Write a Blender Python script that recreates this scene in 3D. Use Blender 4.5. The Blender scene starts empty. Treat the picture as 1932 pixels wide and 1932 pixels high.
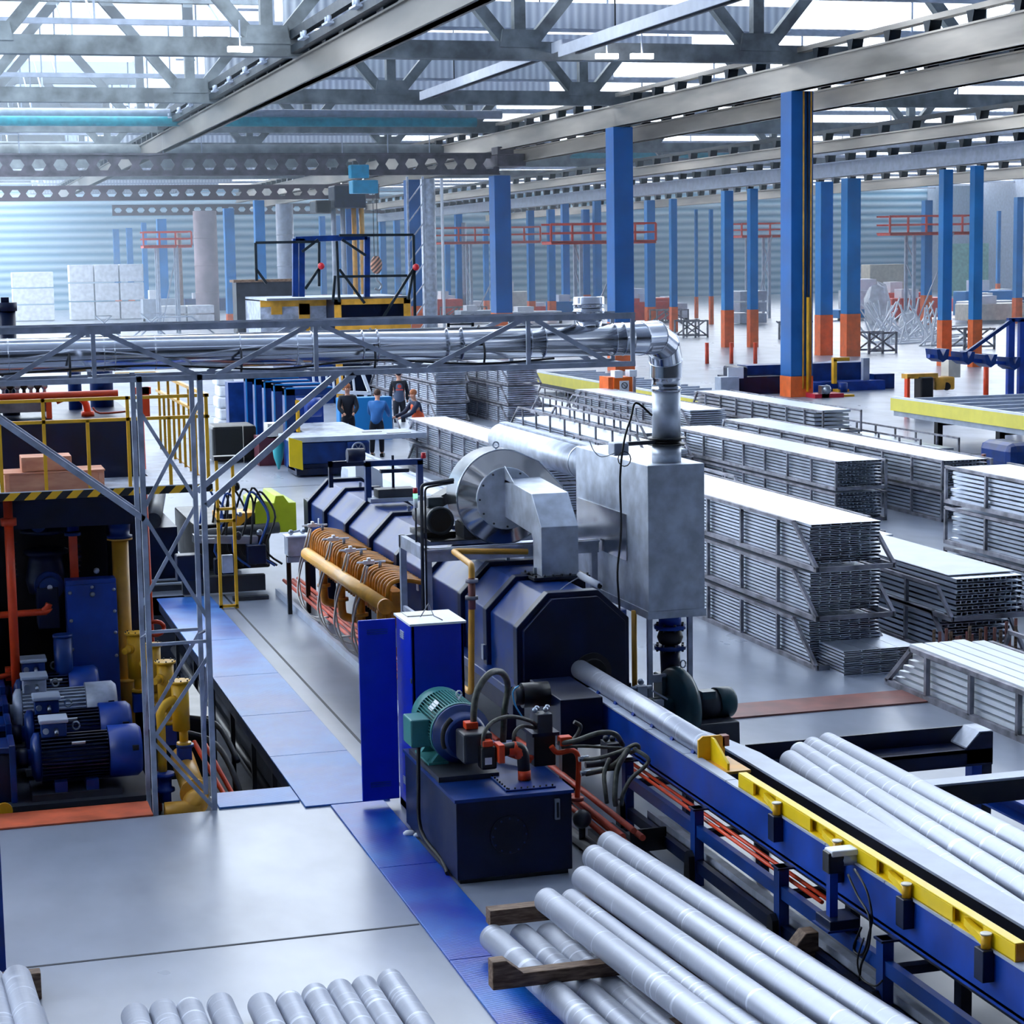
import bpy, bmesh, math, random
from mathutils import Vector, Matrix
V=Vector; random.seed(7); PI=math.pi
C=bpy.context.scene.collection
# ---------------------------------------------------------------- camera
F_PX,YAW,PIT,ROL,CH=3793.45,.282924,.125983,-.016032,5.2
cy,sy,cp,sp,cr,sr=math.cos(YAW),math.sin(YAW),math.cos(PIT),math.sin(PIT),math.cos(ROL),math.sin(ROL)
cF=V((sy*cp,cy*cp,-sp)); cR0=V((cy,-sy,0)); cU0=cR0.cross(cF)
cR=cR0*cr+cU0*sr; cU=cU0*cr-cR0*sr
cam=bpy.data.cameras.new('camera'); cam.lens=F_PX/1932*36; cam.sensor_width=36; cam.sensor_height=36
cam.clip_end=600; cam.clip_start=.1
co=bpy.data.objects.new('camera',cam); C.objects.link(co)
m=Matrix((cR,cU,-cF)).transposed().to_4x4(); m.translation=V((0,0,CH)); co.matrix_world=m
bpy.context.scene.camera=co
def Q(px,py,X=None,Y=None,Z=None):
    """where the sight line through a measured point meets a known plane of the hall"""
    d=cF+cR*((px-966)/F_PX)-cU*((py-966)/F_PX); c=V((0,0,CH))
    t=(X/d.x) if X is not None else (Y/d.y) if Y is not None else (Z-CH)/d.z
    return c+d*t
# ---------------------------------------------------------------- materials
def hexl(h):
    h=h.lstrip('#'); r=[int(h[i:i+2],16)/255 for i in (0,2,4)]
    return tuple((c/12.92 if c<=.04045 else ((c+.055)/1.055)**2.4) for c in r)+(1,)
MC={}
def mat(name,col,rough=.5,metal=0,var=.12,scale=3,bump=0,emit=0,col2=None,stretch=None,spec=.5,lo=.35,hi=.7):
    if name in MC: return MC[name]
    m=bpy.data.materials.new(name); m.use_nodes=True; n=m.node_tree.nodes; l=m.node_tree.links
    b=n['Principled BSDF']; c=hexl(col)
    b.inputs['Roughness'].default_value=rough; b.inputs['Metallic'].default_value=metal
    b.inputs['Specular IOR Level'].default_value=spec
    if var>0 or col2:
        g=n.new('ShaderNodeNewGeometry'); mp=n.new('ShaderNodeMapping'); l.new(g.outputs['Position'],mp.inputs[0])
        if stretch: mp.inputs['Scale'].default_value=stretch
        t=n.new('ShaderNodeTexNoise'); t.inputs['Scale'].default_value=scale; t.inputs['Detail'].default_value=4; l.new(mp.outputs[0],t.inputs[0])
        r=n.new('ShaderNodeValToRGB'); l.new(t.outputs[0],r.inputs[0])
        r.color_ramp.elements[0].position=lo; r.color_ramp.elements[1].position=hi
        c2=hexl(col2) if col2 else tuple(min(1,x*(1+var*1.3)) for x in c[:3])+(1,)
        c1=c if col2 else tuple(x*(1-var*1.5) for x in c[:3])+(1,)
        r.color_ramp.elements[0].color=c1; r.color_ramp.elements[1].color=c2
        l.new(r.outputs[0],b.inputs['Base Color'])
        mr=n.new('ShaderNodeMapRange'); l.new(t.outputs[0],mr.inputs[0]); mr.inputs[3].default_value=max(.03,rough-.1); mr.inputs[4].default_value=min(1,rough+.12)
        l.new(mr.outputs[0],b.inputs['Roughness'])
        if bump:
            bp=n.new('ShaderNodeBump'); bp.inputs['Strength'].default_value=bump; bp.inputs['Distance'].default_value=.02; l.new(t.outputs[0],bp.inputs['Height']); l.new(bp.outputs[0],b.inputs['Normal'])
    else: b.inputs['Base Color'].default_value=c
    if emit: b.inputs['Emission Color'].default_value=c; b.inputs['Emission Strength'].default_value=emit
    MC[name]=m; return m
navy=mat('navy_paint','#053074',.36,var=.22,spec=.4)
navyd=mat('dark_navy_paint','#021436',.38,var=.3,spec=.35)
cabblue=mat('cabinet_blue','#042cc4',.35,var=.08)
beamblue=mat('beam_blue','#043c9c',.4,var=.2)
colblue=mat('column_blue','#0880c8',.5,var=.12,scale=.6)
coldark=mat('column_deep_blue','#0664b0',.45,var=.12,scale=.6)
orangebase=mat('column_orange','#f07030',.55,var=.1)
orange=mat('pipe_orange','#f04c20',.35,var=.12)
salmon=mat('primer_salmon','#c85038',.45,var=.25)
yellow=mat('machine_yellow','#eeb420',.4,var=.12)
pyellow=mat('pusher_yellow','#f0cc08',.4,var=.06)
gasyel=mat('gas_pipe_yellow','#e0a438',.4,var=.15)
amber=mat('burner_amber','#c8801c',.4,var=.25,scale=6)
limey=mat('acid_yellow','#b8c81c',.5,var=.1)
black=mat('black_paint','#0a0c10',.35,var=.3)
rubber=mat('rubber','#14161a',.55,var=.2)
hosem=mat('braided_hose','#4c4e46',.45,var=.3,scale=20)
wirehose=mat('steel_hose','#b8b4b0',.35,.6,var=.1)
steel=mat('bare_steel','#9aa2ae',.3,.9,var=.15)
galv=mat('galvanised','#c0c8d4',.4,.45,var=.16,scale=5)
galvd=mat('galvanised_frame','#b0b8c8',.5,.15,var=.2,scale=5)
stain=mat('stainless','#d0d4dc',.13,1,var=.08,scale=2)
brushed=mat('brushed_stainless','#c0c2c6',.2,1,var=.1)
alu=mat('billet_aluminium','#a2a8b6',.42,.6,var=0,col2='#ccd2de',scale=1.6,stretch=(1.2,16,1.2),lo=.6,hi=.68)
aluw=mat('profile_aluminium','#d0d8e4',.36,.85,var=.06,scale=3)
rackm=mat('rack_steel','#8c8c96',.55,.35,var=.35,scale=4)
rust=mat('brown_plate','#8c5850',.5,var=.2)
orplate=mat('red_lead_plate','#d0603c',.42,var=.25,scale=2.5)
cream=mat('cream_panel','#d8d4c8',.5,var=.1)
white=mat('white_paint','#e4e8f0',.45,var=.04)
lgrey=mat('light_grey_paint','#a8b2c4',.4,var=.1)
dgrey=mat('dark_grey_paint','#30343c',.45,var=.2)
teal=mat('teal_motor','#3c8484',.4,var=.15)
tealp=mat('teal_pipe_paint','#1c90a0',.4,var=.15)
wood=mat('old_wood','#4c3424',.7,var=0,col2='#8c7460',scale=9,stretch=(1,6,6))
crate=mat('pine_crate','#e0a888',.7,var=0,col2='#c88870',scale=3,stretch=(1,4,4))
crane=mat('crane_steel','#5c5660',.5,.2,var=.3,scale=2)
cranep=mat('crane_purple','#4c3040',.5,var=.2,scale=1)
girder=mat('runway_steel','#b8b0a4',.4,.4,var=.3,scale=.7,stretch=(1,.15,1))
girdd=mat('runway_steel_dark','#6c6862',.45,.3,var=.3,scale=.7,stretch=(1,.15,1))
dgird=mat('dark_rail','#1a2630',.45,.3,var=.3)
conc=mat('truss_concrete','#747c80',.7,var=.3,scale=1.2)
redp=mat('platform_red','#e05040',.5,var=.1)
tealc=mat('cyan_hoist','#1898c0',.4,var=.1)
cloth=mat('dark_cloth','#141a28',.8,var=.2)
jacket=mat('blue_jacket','#2c6cb0',.8,var=.15)
skin=mat('skin','#d09880',.6,var=0)
hair=mat('brown_hair','#4c3020',.7,var=.1)
hairg=mat('ginger_hair','#b06840',.7,var=.1)
hivis=mat('orange_vest','#f06030',.7,var=.1)
bag=mat('white_sacking','#dfe3ea',.6,var=.1)
holeshade=mat('painted_hole_shade','#040508',.8,var=0)  # near-black colour painted in place of the shade inside openings
redl=mat('red_lamp','#c01828',.3,var=0); greenl=mat('green_lamp','#50e870',.3,var=0,emit=1.2)
lampm=mat('tube_lamp','#f4f6ff',.3,var=0,emit=9)
paper=mat('paper_label','#e8eaee',.6,var=0)
teal2=mat('turquoise_plastic','#28a0a8',.5,var=.05)
def stripes(name,c1,c2,period=.2,skew=1.0,axis='X'):
    m=bpy.data.materials.new(name); m.use_nodes=True; n=m.node_tree.nodes; l=m.node_tree.links; b=n['Principled BSDF']; b.inputs['Roughness'].default_value=.45
    g=n.new('ShaderNodeNewGeometry'); s=n.new('ShaderNodeSeparateXYZ'); l.new(g.outputs['Position'],s.inputs[0])
    a=n.new('ShaderNodeMath'); a.operation='MULTIPLY_ADD'; l.new(s.outputs['Z'],a.inputs[0]); a.inputs[1].default_value=-skew; l.new(s.outputs[axis],a.inputs[2])
    d=n.new('ShaderNodeMath'); d.operation='DIVIDE'; l.new(a.outputs[0],d.inputs[0]); d.inputs[1].default_value=period
    f=n.new('ShaderNodeMath'); f.operation='FRACT'; l.new(d.outputs[0],f.inputs[0])
    t=n.new('ShaderNodeMath'); t.operation='GREATER_THAN'; l.new(f.outputs[0],t.inputs[0]); t.inputs[1].default_value=.5
    x=n.new('ShaderNodeMix'); x.data_type='RGBA'; l.new(t.outputs[0],x.inputs['Factor']); x.inputs['A'].default_value=hexl(c1); x.inputs['B'].default_value=hexl(c2)
    l.new(x.outputs['Result'],b.inputs['Base Color']); return m
hazard=stripes('hazard_stripe','#101418','#f0b820',.215,1.0)
hazard2=stripes('hazard_stripe_side','#141418','#e8a020',.5,1.2)
def checker_plate(name,c1,c2,rough,sc):
    m=bpy.data.materials.new(name); m.use_nodes=True; n=m.node_tree.nodes; l=m.node_tree.links; b=n['Principled BSDF']
    g=n.new('ShaderNodeNewGeometry'); t=n.new('ShaderNodeTexNoise'); t.inputs['Scale'].default_value=sc; t.inputs['Detail'].default_value=5; l.new(g.outputs['Position'],t.inputs[0])
    r=n.new('ShaderNodeValToRGB'); r.color_ramp.elements[0].position=.38; r.color_ramp.elements[1].position=.64; r.color_ramp.elements[0].color=hexl(c1); r.color_ramp.elements[1].color=hexl(c2); l.new(t.outputs[0],r.inputs[0]); l.new(r.outputs[0],b.inputs['Base Color'])
    w=n.new('ShaderNodeTexWave'); w.inputs['Scale'].default_value=14; w.bands_direction='DIAGONAL'; l.new(g.outputs['Position'],w.inputs[0])
    bp=n.new('ShaderNodeBump'); bp.inputs['Strength'].default_value=.12; bp.inputs['Distance'].default_value=.01; l.new(w.outputs[0],bp.inputs['Height']); l.new(bp.outputs[0],b.inputs['Normal'])
    mr=n.new('ShaderNodeMapRange'); l.new(t.outputs[0],mr.inputs[0]); mr.inputs[3].default_value=rough-.1; mr.inputs[4].default_value=rough+.15; l.new(mr.outputs[0],b.inputs['Roughness'])
    return m
plate1=checker_plate('blue_checker_plate','#0430a0','#1064bc',.34,1.4)
plate2=checker_plate('worn_blue_checker_plate','#124ca4','#4480c8',.36,1.1)
def floor_mat():
    m=bpy.data.materials.new('concrete_floor'); m.use_nodes=True; n=m.node_tree.nodes; l=m.node_tree.links; b=n['Principled BSDF']
    g=n.new('ShaderNodeNewGeometry'); mp=n.new('ShaderNodeMapping'); mp.inputs['Scale'].default_value=(1,.55,1); l.new(g.outputs['Position'],mp.inputs[0])
    t=n.new('ShaderNodeTexNoise'); t.inputs['Scale'].default_value=.7; t.inputs['Detail'].default_value=4; t.inputs['Roughness'].default_value=.55; l.new(mp.outputs[0],t.inputs[0])
    r=n.new('ShaderNodeValToRGB'); e=r.color_ramp.elements; e[0].position=.22; e[0].color=hexl('#6c7482'); e[1].position=.78; e[1].color=hexl('#a0a8b8'); l.new(t.outputs[0],r.inputs[0])
    t2=n.new('ShaderNodeTexNoise'); t2.inputs['Scale'].default_value=14; t2.inputs['Detail'].default_value=6; l.new(mp.outputs[0],t2.inputs[0])
    r2=n.new('ShaderNodeValToRGB'); r2.color_ramp.elements[0].position=.3; r2.color_ramp.elements[0].color=(.62,.62,.62,1); r2.color_ramp.elements[1].position=.48; r2.color_ramp.elements[1].color=(1,1,1,1); l.new(t2.outputs[0],r2.inputs[0])
    x=n.new('ShaderNodeMix'); x.data_type='RGBA'; x.blend_type='MULTIPLY'; x.inputs['Factor'].default_value=0; l.new(r.outputs[0],x.inputs['A']); l.new(r2.outputs[0],x.inputs['B']); l.new(x.outputs['Result'],b.inputs['Base Color'])
    mr=n.new('ShaderNodeMapRange'); l.new(t.outputs[0],mr.inputs[0]); mr.inputs[1].default_value=.1; mr.inputs[2].default_value=.9; mr.inputs[3].default_value=.36; mr.inputs[4].default_value=.24; l.new(mr.outputs[0],b.inputs['Roughness'])
    return m
floorm=floor_mat()
def corr(name,c1,c2,axis='X',scale=1.2,rough=.5):
    m=bpy.data.materials.new(name); m.use_nodes=True; n=m.node_tree.nodes; l=m.node_tree.links; b=n['Principled BSDF']; b.inputs['Roughness'].default_value=rough
    g=n.new('ShaderNodeNewGeometry'); w=n.new('ShaderNodeTexWave'); w.bands_direction=axis; w.inputs['Scale'].default_value=scale; l.new(g.outputs['Position'],w.inputs[0])
    r=n.new('ShaderNodeValToRGB'); r.color_ramp.elements[0].color=hexl(c1); r.color_ramp.elements[1].color=hexl(c2); l.new(w.outputs[0],r.inputs[0]); l.new(r.outputs[0],b.inputs['Base Color'])
    bp=n.new('ShaderNodeBump'); bp.inputs['Strength'].default_value=.5; bp.inputs['Distance'].default_value=.08; l.new(w.outputs[0],bp.inputs['Height']); l.new(bp.outputs[0],b.inputs['Normal'])
    return m
roofm=corr('corrugated_roof','#b4bcca','#dce2ea','X',1.0)
wallm=corr('banded_wall','#5c98b8','#c0d8e8','Z',.35,.6)
def glassm(name='roof_glass',tc=(.93,.96,1,1)):
    m=bpy.data.materials.new(name); m.use_nodes=True; n=m.node_tree.nodes; l=m.node_tree.links; n.remove(n['Principled BSDF'])
    t=n.new('ShaderNodeBsdfTransparent'); t.inputs[0].default_value=tc; g=n.new('ShaderNodeBsdfGlossy'); g.inputs['Roughness'].default_value=.15
    x=n.new('ShaderNodeMixShader'); x.inputs[0].default_value=.02; l.new(t.outputs[0],x.inputs[1]); l.new(g.outputs[0],x.inputs[2]); l.new(x.outputs[0],n['Material Output'].inputs[0]); return m
glass=glassm(); dimglass=glassm('dimmed_roof_glass',(.5,.53,.56,1))  # second glass tinted grey to cut the light entering the left bay
# ---------------------------------------------------------------- mesh helpers
class MB:
    def __init__(s): s.v=[]; s.f=[]; s.s=[]; s.i=[]
    def add(s,vs,fs,sm=False):
        o=len(s.v); s.i.append((o,len(s.f))); s.v+= [V(p) for p in vs]; s.f+=[tuple(i+o for i in f) for f in fs]; s.s+=[sm]*len(fs) if not isinstance(sm,list) else sm; return s
    def b(s,x0,x1,y0,y1,z0,z1):
        x0,x1=sorted((x0,x1)); y0,y1=sorted((y0,y1)); z0,z1=sorted((z0,z1))
        return s.add([(x0,y0,z0),(x1,y0,z0),(x1,y1,z0),(x0,y1,z0),(x0,y0,z1),(x1,y0,z1),(x1,y1,z1),(x0,y1,z1)],[(0,3,2,1),(4,5,6,7),(0,1,5,4),(1,2,6,5),(2,3,7,6),(3,0,4,7)])
    def bar(s,p,q,w,h=None,up=(0,0,1)):
        p,q=V(p),V(q); h=h or w; d=(q-p).normalized(); u=V(up)
        if abs(d.dot(u))>.98: u=V((0,1,0)) if abs(d.y)<.9 else V((1,0,0))
        r=d.cross(u).normalized()*w/2; t=r.cross(d).normalized()*h/2
        vs=[p-r-t,p+r-t,p+r+t,p-r+t,q-r-t,q+r-t,q+r+t,q-r+t]
        return s.add(vs,[(0,1,2,3),(7,6,5,4),(4,5,1,0),(5,6,2,1),(6,7,3,2),(7,4,0,3)])
    def prism(s,poly,axis,a0,a1):
        n=len(poly)
        def mk(p,a): return {'X':(a,p[0],p[1]),'Y':(p[0],a,p[1]),'Z':(p[0],p[1],a)}[axis]
        area=sum(poly[i][0]*poly[(i+1)%n][1]-poly[(i+1)%n][0]*poly[i][1] for i in range(n))
        if (area<0)!=(axis=='Y'): poly=poly[::-1]
        if a0>a1: a0,a1=a1,a0
        vs=[mk(p,a0) for p in poly]+[mk(p,a1) for p in poly]
        return s.add(vs,[tuple(range(n))[::-1],tuple(range(n,2*n))]+[(i,(i+1)%n,n+(i+1)%n,n+i) for i in range(n)])
    def lathe(s,p,d,prof,n=20,cap=True):
        p,d=V(p),V(d).normalized(); u=V((0,0,1)) if abs(d.z)<.9 else V((1,0,0)); r=d.cross(u).normalized(); t=d.cross(r).normalized()
        vs=[];fs=[];sm=[]
        for (a,rad) in prof:
            for k in range(n):
                th=2*PI*k/n; vs.append(p+d*a+(r*math.cos(th)+t*math.sin(th))*max(rad,1e-4))
        for i in range(len(prof)-1):
            flat=abs(prof[i+1][0]-prof[i][0])<1e-5
            for k in range(n): fs.append((i*n+k,i*n+(k+1)%n,(i+1)*n+(k+1)%n,(i+1)*n+k)); sm.append(not flat)
        if cap:
            fs.append(tuple(range(n))[::-1]); sm.append(False); o=(len(prof)-1)*n; fs.append(tuple(o+k for k in range(n))); sm.append(False)
        return s.add(vs,fs,sm)
    def cyl(s,p,q,r,n=16,r2=None):
        p,q=V(p),V(q); return s.lathe(p,q-p,[(0,r),((q-p).length,r if r2 is None else r2)],n)
    def sph(s,c,r,n=12,sc=(1,1,1)):
        c=V(c); vs=[];fs=[]; m=n//2
        for i in range(m+1):
            a=PI*i/m
            for k in range(n):
                th=2*PI*k/n; vs.append(c+V((math.sin(a)*math.cos(th)*r*sc[0],math.sin(a)*math.sin(th)*r*sc[1],-math.cos(a)*r*sc[2])))
        for i in range(m):
            for k in range(n): fs.append((i*n+k,i*n+(k+1)%n,(i+1)*n+(k+1)%n,(i+1)*n+k))
        return s.add(vs,fs,True)
    def tube(s,pts,r,n=10,sm=0,bend=None):
        pts=[V(p) for p in pts]
        if bend: # rounded corners
            o=[pts[0]]
            for i in range(1,len(pts)-1):
                a,b,c=pts[i-1],pts[i],pts[i+1]; k=min(bend,(a-b).length*.45,(c-b).length*.45)
                p1=b+(a-b).normalized()*k; p2=b+(c-b).normalized()*k
                for j in range(6): t=j/5; o.append(p1*(1-t)**2+b*2*t*(1-t)+p2*t*t)
            pts=o+[pts[-1]]
        if sm:
            o=[]; P=[pts[0]]+pts+[pts[-1]]
            for i in range(1,len(P)-2):
                for j in range(sm):
                    t=j/sm; a,b,c,d=P[i-1],P[i],P[i+1],P[i+2]
                    o.append(.5*((2*b)+(c-a)*t+(2*a-5*b+4*c-d)*t*t+(3*b-a-3*c+d)*t**3))
            pts=o+[pts[-1]]
        rs=r if isinstance(r,list) else [r]*len(pts)
        d=(pts[1]-pts[0]).normalized(); u=V((0,0,1)) if abs(d.z)<.9 else V((1,0,0)); rr=d.cross(u).normalized()
        vs=[];fs=[]
        for i,p in enumerate(pts):
            d=((pts[min(i+1,len(pts)-1)]-pts[max(i-1,0)])).normalized(); rr=(rr-d*rr.dot(d)).normalized(); t=d.cross(rr)
            for k in range(n): th=2*PI*k/n; vs.append(p+(rr*math.cos(th)+t*math.sin(th))*rs[i])
        for i in range(len(pts)-1):
            for k in range(n): fs.append((i*n+k,i*n+(k+1)%n,(i+1)*n+(k+1)%n,(i+1)*n+k))
        sm_=[True]*len(fs); o=(len(pts)-1)*n; fs+= [tuple(range(n))[::-1],tuple(o+k for k in range(n))]; sm_+=[False,False]
        return s.add(vs,fs,sm_)
    def mesh(s,name,m,org=V((0,0,0))):
        me=bpy.data.meshes.new(name); me.from_pydata([p-org for p in s.v],[],s.f); me.polygons.foreach_set('use_smooth',s.s); me.materials.append(m)
        bm=bmesh.new(); bm.from_mesh(me); bmesh.ops.recalc_face_normals(bm,faces=bm.faces); bm.to_mesh(me); bm.free(); me.update(); return me
def bev(o,w,seg=2):
    if w: k=o.modifiers.new('bevel','BEVEL'); k.width=w; k.segments=seg; k.limit_method='ANGLE'; k.angle_limit=.7; k.harden_normals=False
def S(name,mb,m,parent=None):           # the setting
    o=bpy.data.objects.new(name,mb.mesh(name,m)); C.objects.link(o); o['kind']='structure'
    if parent: o.parent=parent
    return o
def T(name,label,cat,loc,group=None):   # a thing: empty at its base
    o=bpy.data.objects.new(name,None); C.objects.link(o); o.location=loc; o.empty_display_size=.1
    o['label']=label; o['category']=cat
    if group: o['group']=group
    return o
def org(o):
    v=V(o.location)
    while o.parent: o=o.parent; v+=V(o.location)
    return v
def clusters(mb,tol=.006):
    """groups of touching pieces"""
    L=mb.i+[(len(mb.v),len(mb.f))]; n=len(mb.i); B=[]
    for k in range(n):
        vs=mb.v[L[k][0]:L[k+1][0]]; B.append([(min(p[a] for p in vs)-tol,max(p[a] for p in vs)+tol) for a in range(3)])
    g=list(range(n))
    def fd(a):
        while g[a]!=a: a=g[a]
        return a
    for a in range(n):
        for b in range(a+1,n):
            if all(B[a][c][0]<=B[b][c][1] and B[b][c][0]<=B[a][c][1] for c in range(3)): g[fd(a)]=fd(b)
    out={}
    for k in range(n): out.setdefault(fd(k),[]).append(k)
    R=[]
    for ks in out.values():
        q=MB()
        for k in ks:
            (v0,f0),(v1,f1)=L[k],L[k+1]; q.add(mb.v[v0:v1],[tuple(i-v0 for i in f) for f in mb.f[f0:f1]],mb.s[f0:f1])
        R.append(q)
    return R
SING={'feet':'foot','lid_boards':'lid_board'}
def pt(root,name,mb,m,bevel=0,label=None,kind=None,ncl=100):   # a part (mesh given in hall coordinates); separate pieces become separate parts
    if len(mb.i)>1 and len(mb.i)<=400 and len(mb.f)==sum(1 for _ in mb.f):
        cl=clusters(mb)
        if 1<len(cl)<=ncl:
            nm=SING.get(name,name[:-1] if name.endswith('s') and not name.endswith('ss') else name)
            for q in cl: o=pt(root,nm,q,m,bevel,label,None,0)
            return o
        if len(cl)>ncl and ncl: kind='stuff'
        elif kind=='stuff' and len(cl)==1: kind=None
    o=bpy.data.objects.new(name,mb.mesh(name,m,org(root))); C.objects.link(o); o.parent=root; bev(o,bevel)
    if label: o['label']=label
    if kind: o['kind']=kind
    return o
def one(name,mb,m,label,cat,group=None,bevel=0,kind=None):
    if len(mb.i)>1 and kind!='stuff' and len(clusters(mb))>1: print('MULTI',name,label)
    xs=[p.x for p in mb.v]; ys=[p.y for p in mb.v]; zs=[p.z for p in mb.v]
    og=V(((min(xs)+max(xs))/2,(min(ys)+max(ys))/2,min(zs)))
    o=bpy.data.objects.new(name,mb.mesh(name,m,og)); C.objects.link(o); o.location=og; bev(o,bevel)
    o['label']=label; o['category']=cat
    if group: o['group']=group
    if kind: o['kind']=kind
    return o
def kids(o): return [c for c in bpy.data.objects if c.parent==o]
def dup(root,loc,label=None,rotz=None,scale=None):
    def cp(o,par):
        c=o.copy(); C.objects.link(c)
        if par: c.parent=par
        for k in kids_of.get(o.name,[]): cp(k,c)
        return c
    kids_of={}
    for c in bpy.data.objects:
        if c.parent: kids_of.setdefault(c.parent.name,[]).append(c)
    r=cp(root,None); r.location=loc
    if label: r['label']=label
    if rotz is not None: r.rotation_euler.z=rotz
    if scale: r.scale=scale
    return r
# ================================================================ the hall
XL,XR,YN,YF=-24,126,-20,238
DZ=-1.25 # pit depth
mb=MB(); mb.b(XL,XR,YN,18.78,-.3,0); mb.b(2.48,XR,18.78,19.3,-.3,0); mb.b(4.1,XR,19.3,31.5,-.3,0); mb.b(XL,XR,31.5,YF,-.3,0); mb.b(XL,-4.5,18.78,31.5,-.3,0)
S('floor',mb,floorm)
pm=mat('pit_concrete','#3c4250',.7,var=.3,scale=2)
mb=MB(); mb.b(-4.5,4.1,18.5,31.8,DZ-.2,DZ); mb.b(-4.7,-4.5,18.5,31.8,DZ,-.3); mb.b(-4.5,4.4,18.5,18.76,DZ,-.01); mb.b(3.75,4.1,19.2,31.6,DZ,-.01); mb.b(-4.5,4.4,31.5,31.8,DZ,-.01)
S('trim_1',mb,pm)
jm=mat('joint_dark','#2c3038',.7,var=0)
jt=MB(); jt.b(4.33,4.36,18.6,31.3,0,.003); jt.b(-6,3.52,14.9,14.93,0,.003); jt.b(4.1,5.6,14.7,14.73,0,.003)
for y in (46,60,74): jt.b(-10,28,y,y+.03,0,.003)
S('trim_2',jt,jm)
# plates let into the floor
def plate(x0,x1,y0,y1,m,label,g=None): return one('floor_plate',MB().b(x0,x1,y0,y1,0,.02),m,label,'floor plate',g,bevel=.004)
plate(-1.2,.02,18.77,19.28,orplate,'red-lead painted steel strip at the far left edge along the pump pit')
plate(.03,1.87,18.77,19.28,orplate,'orange-red painted steel strip along the pit edge in front of the big motors')
plate(2.5,3.28,18.8,19.34,plate2,'small worn blue plate between the lattice tower foot and the blue walkway')
ys=[18.55,20.6,22.6,24.9,27.4,31.2]; nm=['beside the open cabinet door','behind the first walkway seam','in the middle of the walkway','behind the lattice tower','at the far end of the walkway by the yellow frame']
for i in range(5): plate(3.29,4.12,ys[i]+.01,ys[i+1],plate2,'worn light-blue checker plate '+nm[i])
ys=[12.2,13.99,16.4,18.53]; nm=['beside the billet pile, cut by the frame bottom','left of the billet pile, deep blue','left of the hydraulic tank, deep blue with paler edge']
for i in range(3): plate(3.53,4.05,ys[i]+.01,ys[i+1],plate1,'blue checker plate in the floor '+nm[i])
mb=MB().b(8.3,11.1,20.6,21.25,0,.02); one('floor_plate',mb,rust,'brown-red steel strip in the floor running to the white profile rack','floor plate')
sh=T('walkway_support','dark angle-steel shelf holding the blue walkway over the pit','support',(3.4,25,DZ))
pt(sh,'edge_beam',MB().b(3.3,3.34,19.35,31,-.14,-.02),navyd)
for y in (20.6,22,23.6,25.3,27,29): pt(sh,'post',MB().b(3.31,3.36,y,y+.06,DZ,-.1),dgrey)
for x,y,r in ((3.62,25,.07),(3.5,25,.05)): one('drain_pipe',MB().cyl((x,19.4,DZ+.25+(3.62-x)*2),(x,31,DZ+.25+(3.62-x)*2),r),dgrey,'dark pipe lying along the pit wall, %s'%('the thicker one' if r>.06 else 'the thinner upper one'),'pipe')
# walls
S('wall_back',MB().b(XL,XR,YF,YF+.4,0,17),wallm)
S('wall_left',MB().b(XL-.4,XL,YN,YF,0,8.5),mat('left_wall','#8898a8',.7))
S('wall_right',MB().b(XR,XR+.4,YN,YF,0,14),lgrey)
S('wall_near',MB().b(XL,XR,YN-.4,YN,0,17),mat('near_wall','#383c44',.8))
mb=MB()
for y in range(YN,YF,6): mb.b(XL-.15,XL,y,y+.25,2,14)
mb.b(XL-.15,XL,YN,YF,9.9,10.1); S('window_1',mb,lgrey); S('light_block_panel',MB().b(XL-.3,XL-.2,YN,12,6.9,17),lgrey)  # last one: unseen panel added outside the near windows to keep the foreground dark
S('window_2',MB().b(XL-.08,XL-.05,YN,YF,2,14),glass)
# roof: saw-tooth with upright glazing
P_=9.8; Y0=69.4; n0=-9; n1=17; hz,ht=13.2,16.6
glz=MB(); slab=MB(); fr=MB(); lg=MB()
for k in range(n0,n1+1):
    yg=Y0+k*P_; ya=yg-P_
    for (x0,x1,gl) in ((XL,12.3,1),(12.3,31,0),(31,60,2),(60,XR,0)):
        if gl==1 and yg>55:
            lg.add([(x0,ya,hz),(x1,ya,hz),(x1,yg,ht),(x0,yg,ht)],[(0,1,2,3)])
            for x in range(int(x0),int(x1),6): fr.bar((x,ya,hz),(x,yg,ht),.05,.08)
        else:
            slab.add([(x0,ya,hz),(x1,ya,hz),(x1,yg,ht),(x0,yg,ht),(x0,ya,hz+.15),(x1,ya,hz+.15),(x1,yg,ht+.15),(x0,yg,ht+.15)],[(0,1,2,3),(7,6,5,4),(0,4,5,1),(1,5,6,2),(2,6,7,3),(3,7,4,0)])
    if yg<15: slab.b(XL,XR,yg,yg+.15,hz,ht); continue  # unseen bays near the camera closed up to darken the foreground
    slab.b(12.3,31,yg-.2,yg-.13,hz,14.1)
    glz.add([(XL,yg,hz),(XR,yg,hz),(XR,yg,ht),(XL,yg,ht)],[(0,1,2,3)])
    for x in range(XL,XR,6): fr.b(x-.03,x+.04,yg-.06,yg-.01,hz,ht)
    fr.b(12.3,XR,yg-.06,yg-.01,14.8,14.9); fr.b(XL,XR,yg-.12,yg+.12,hz-.1,hz+.08)
S('ceiling',slab,roofm); S('window_3',glz,glass); S('window_4',lg,dimglass); S('trim_3',fr,lgrey)
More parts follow.
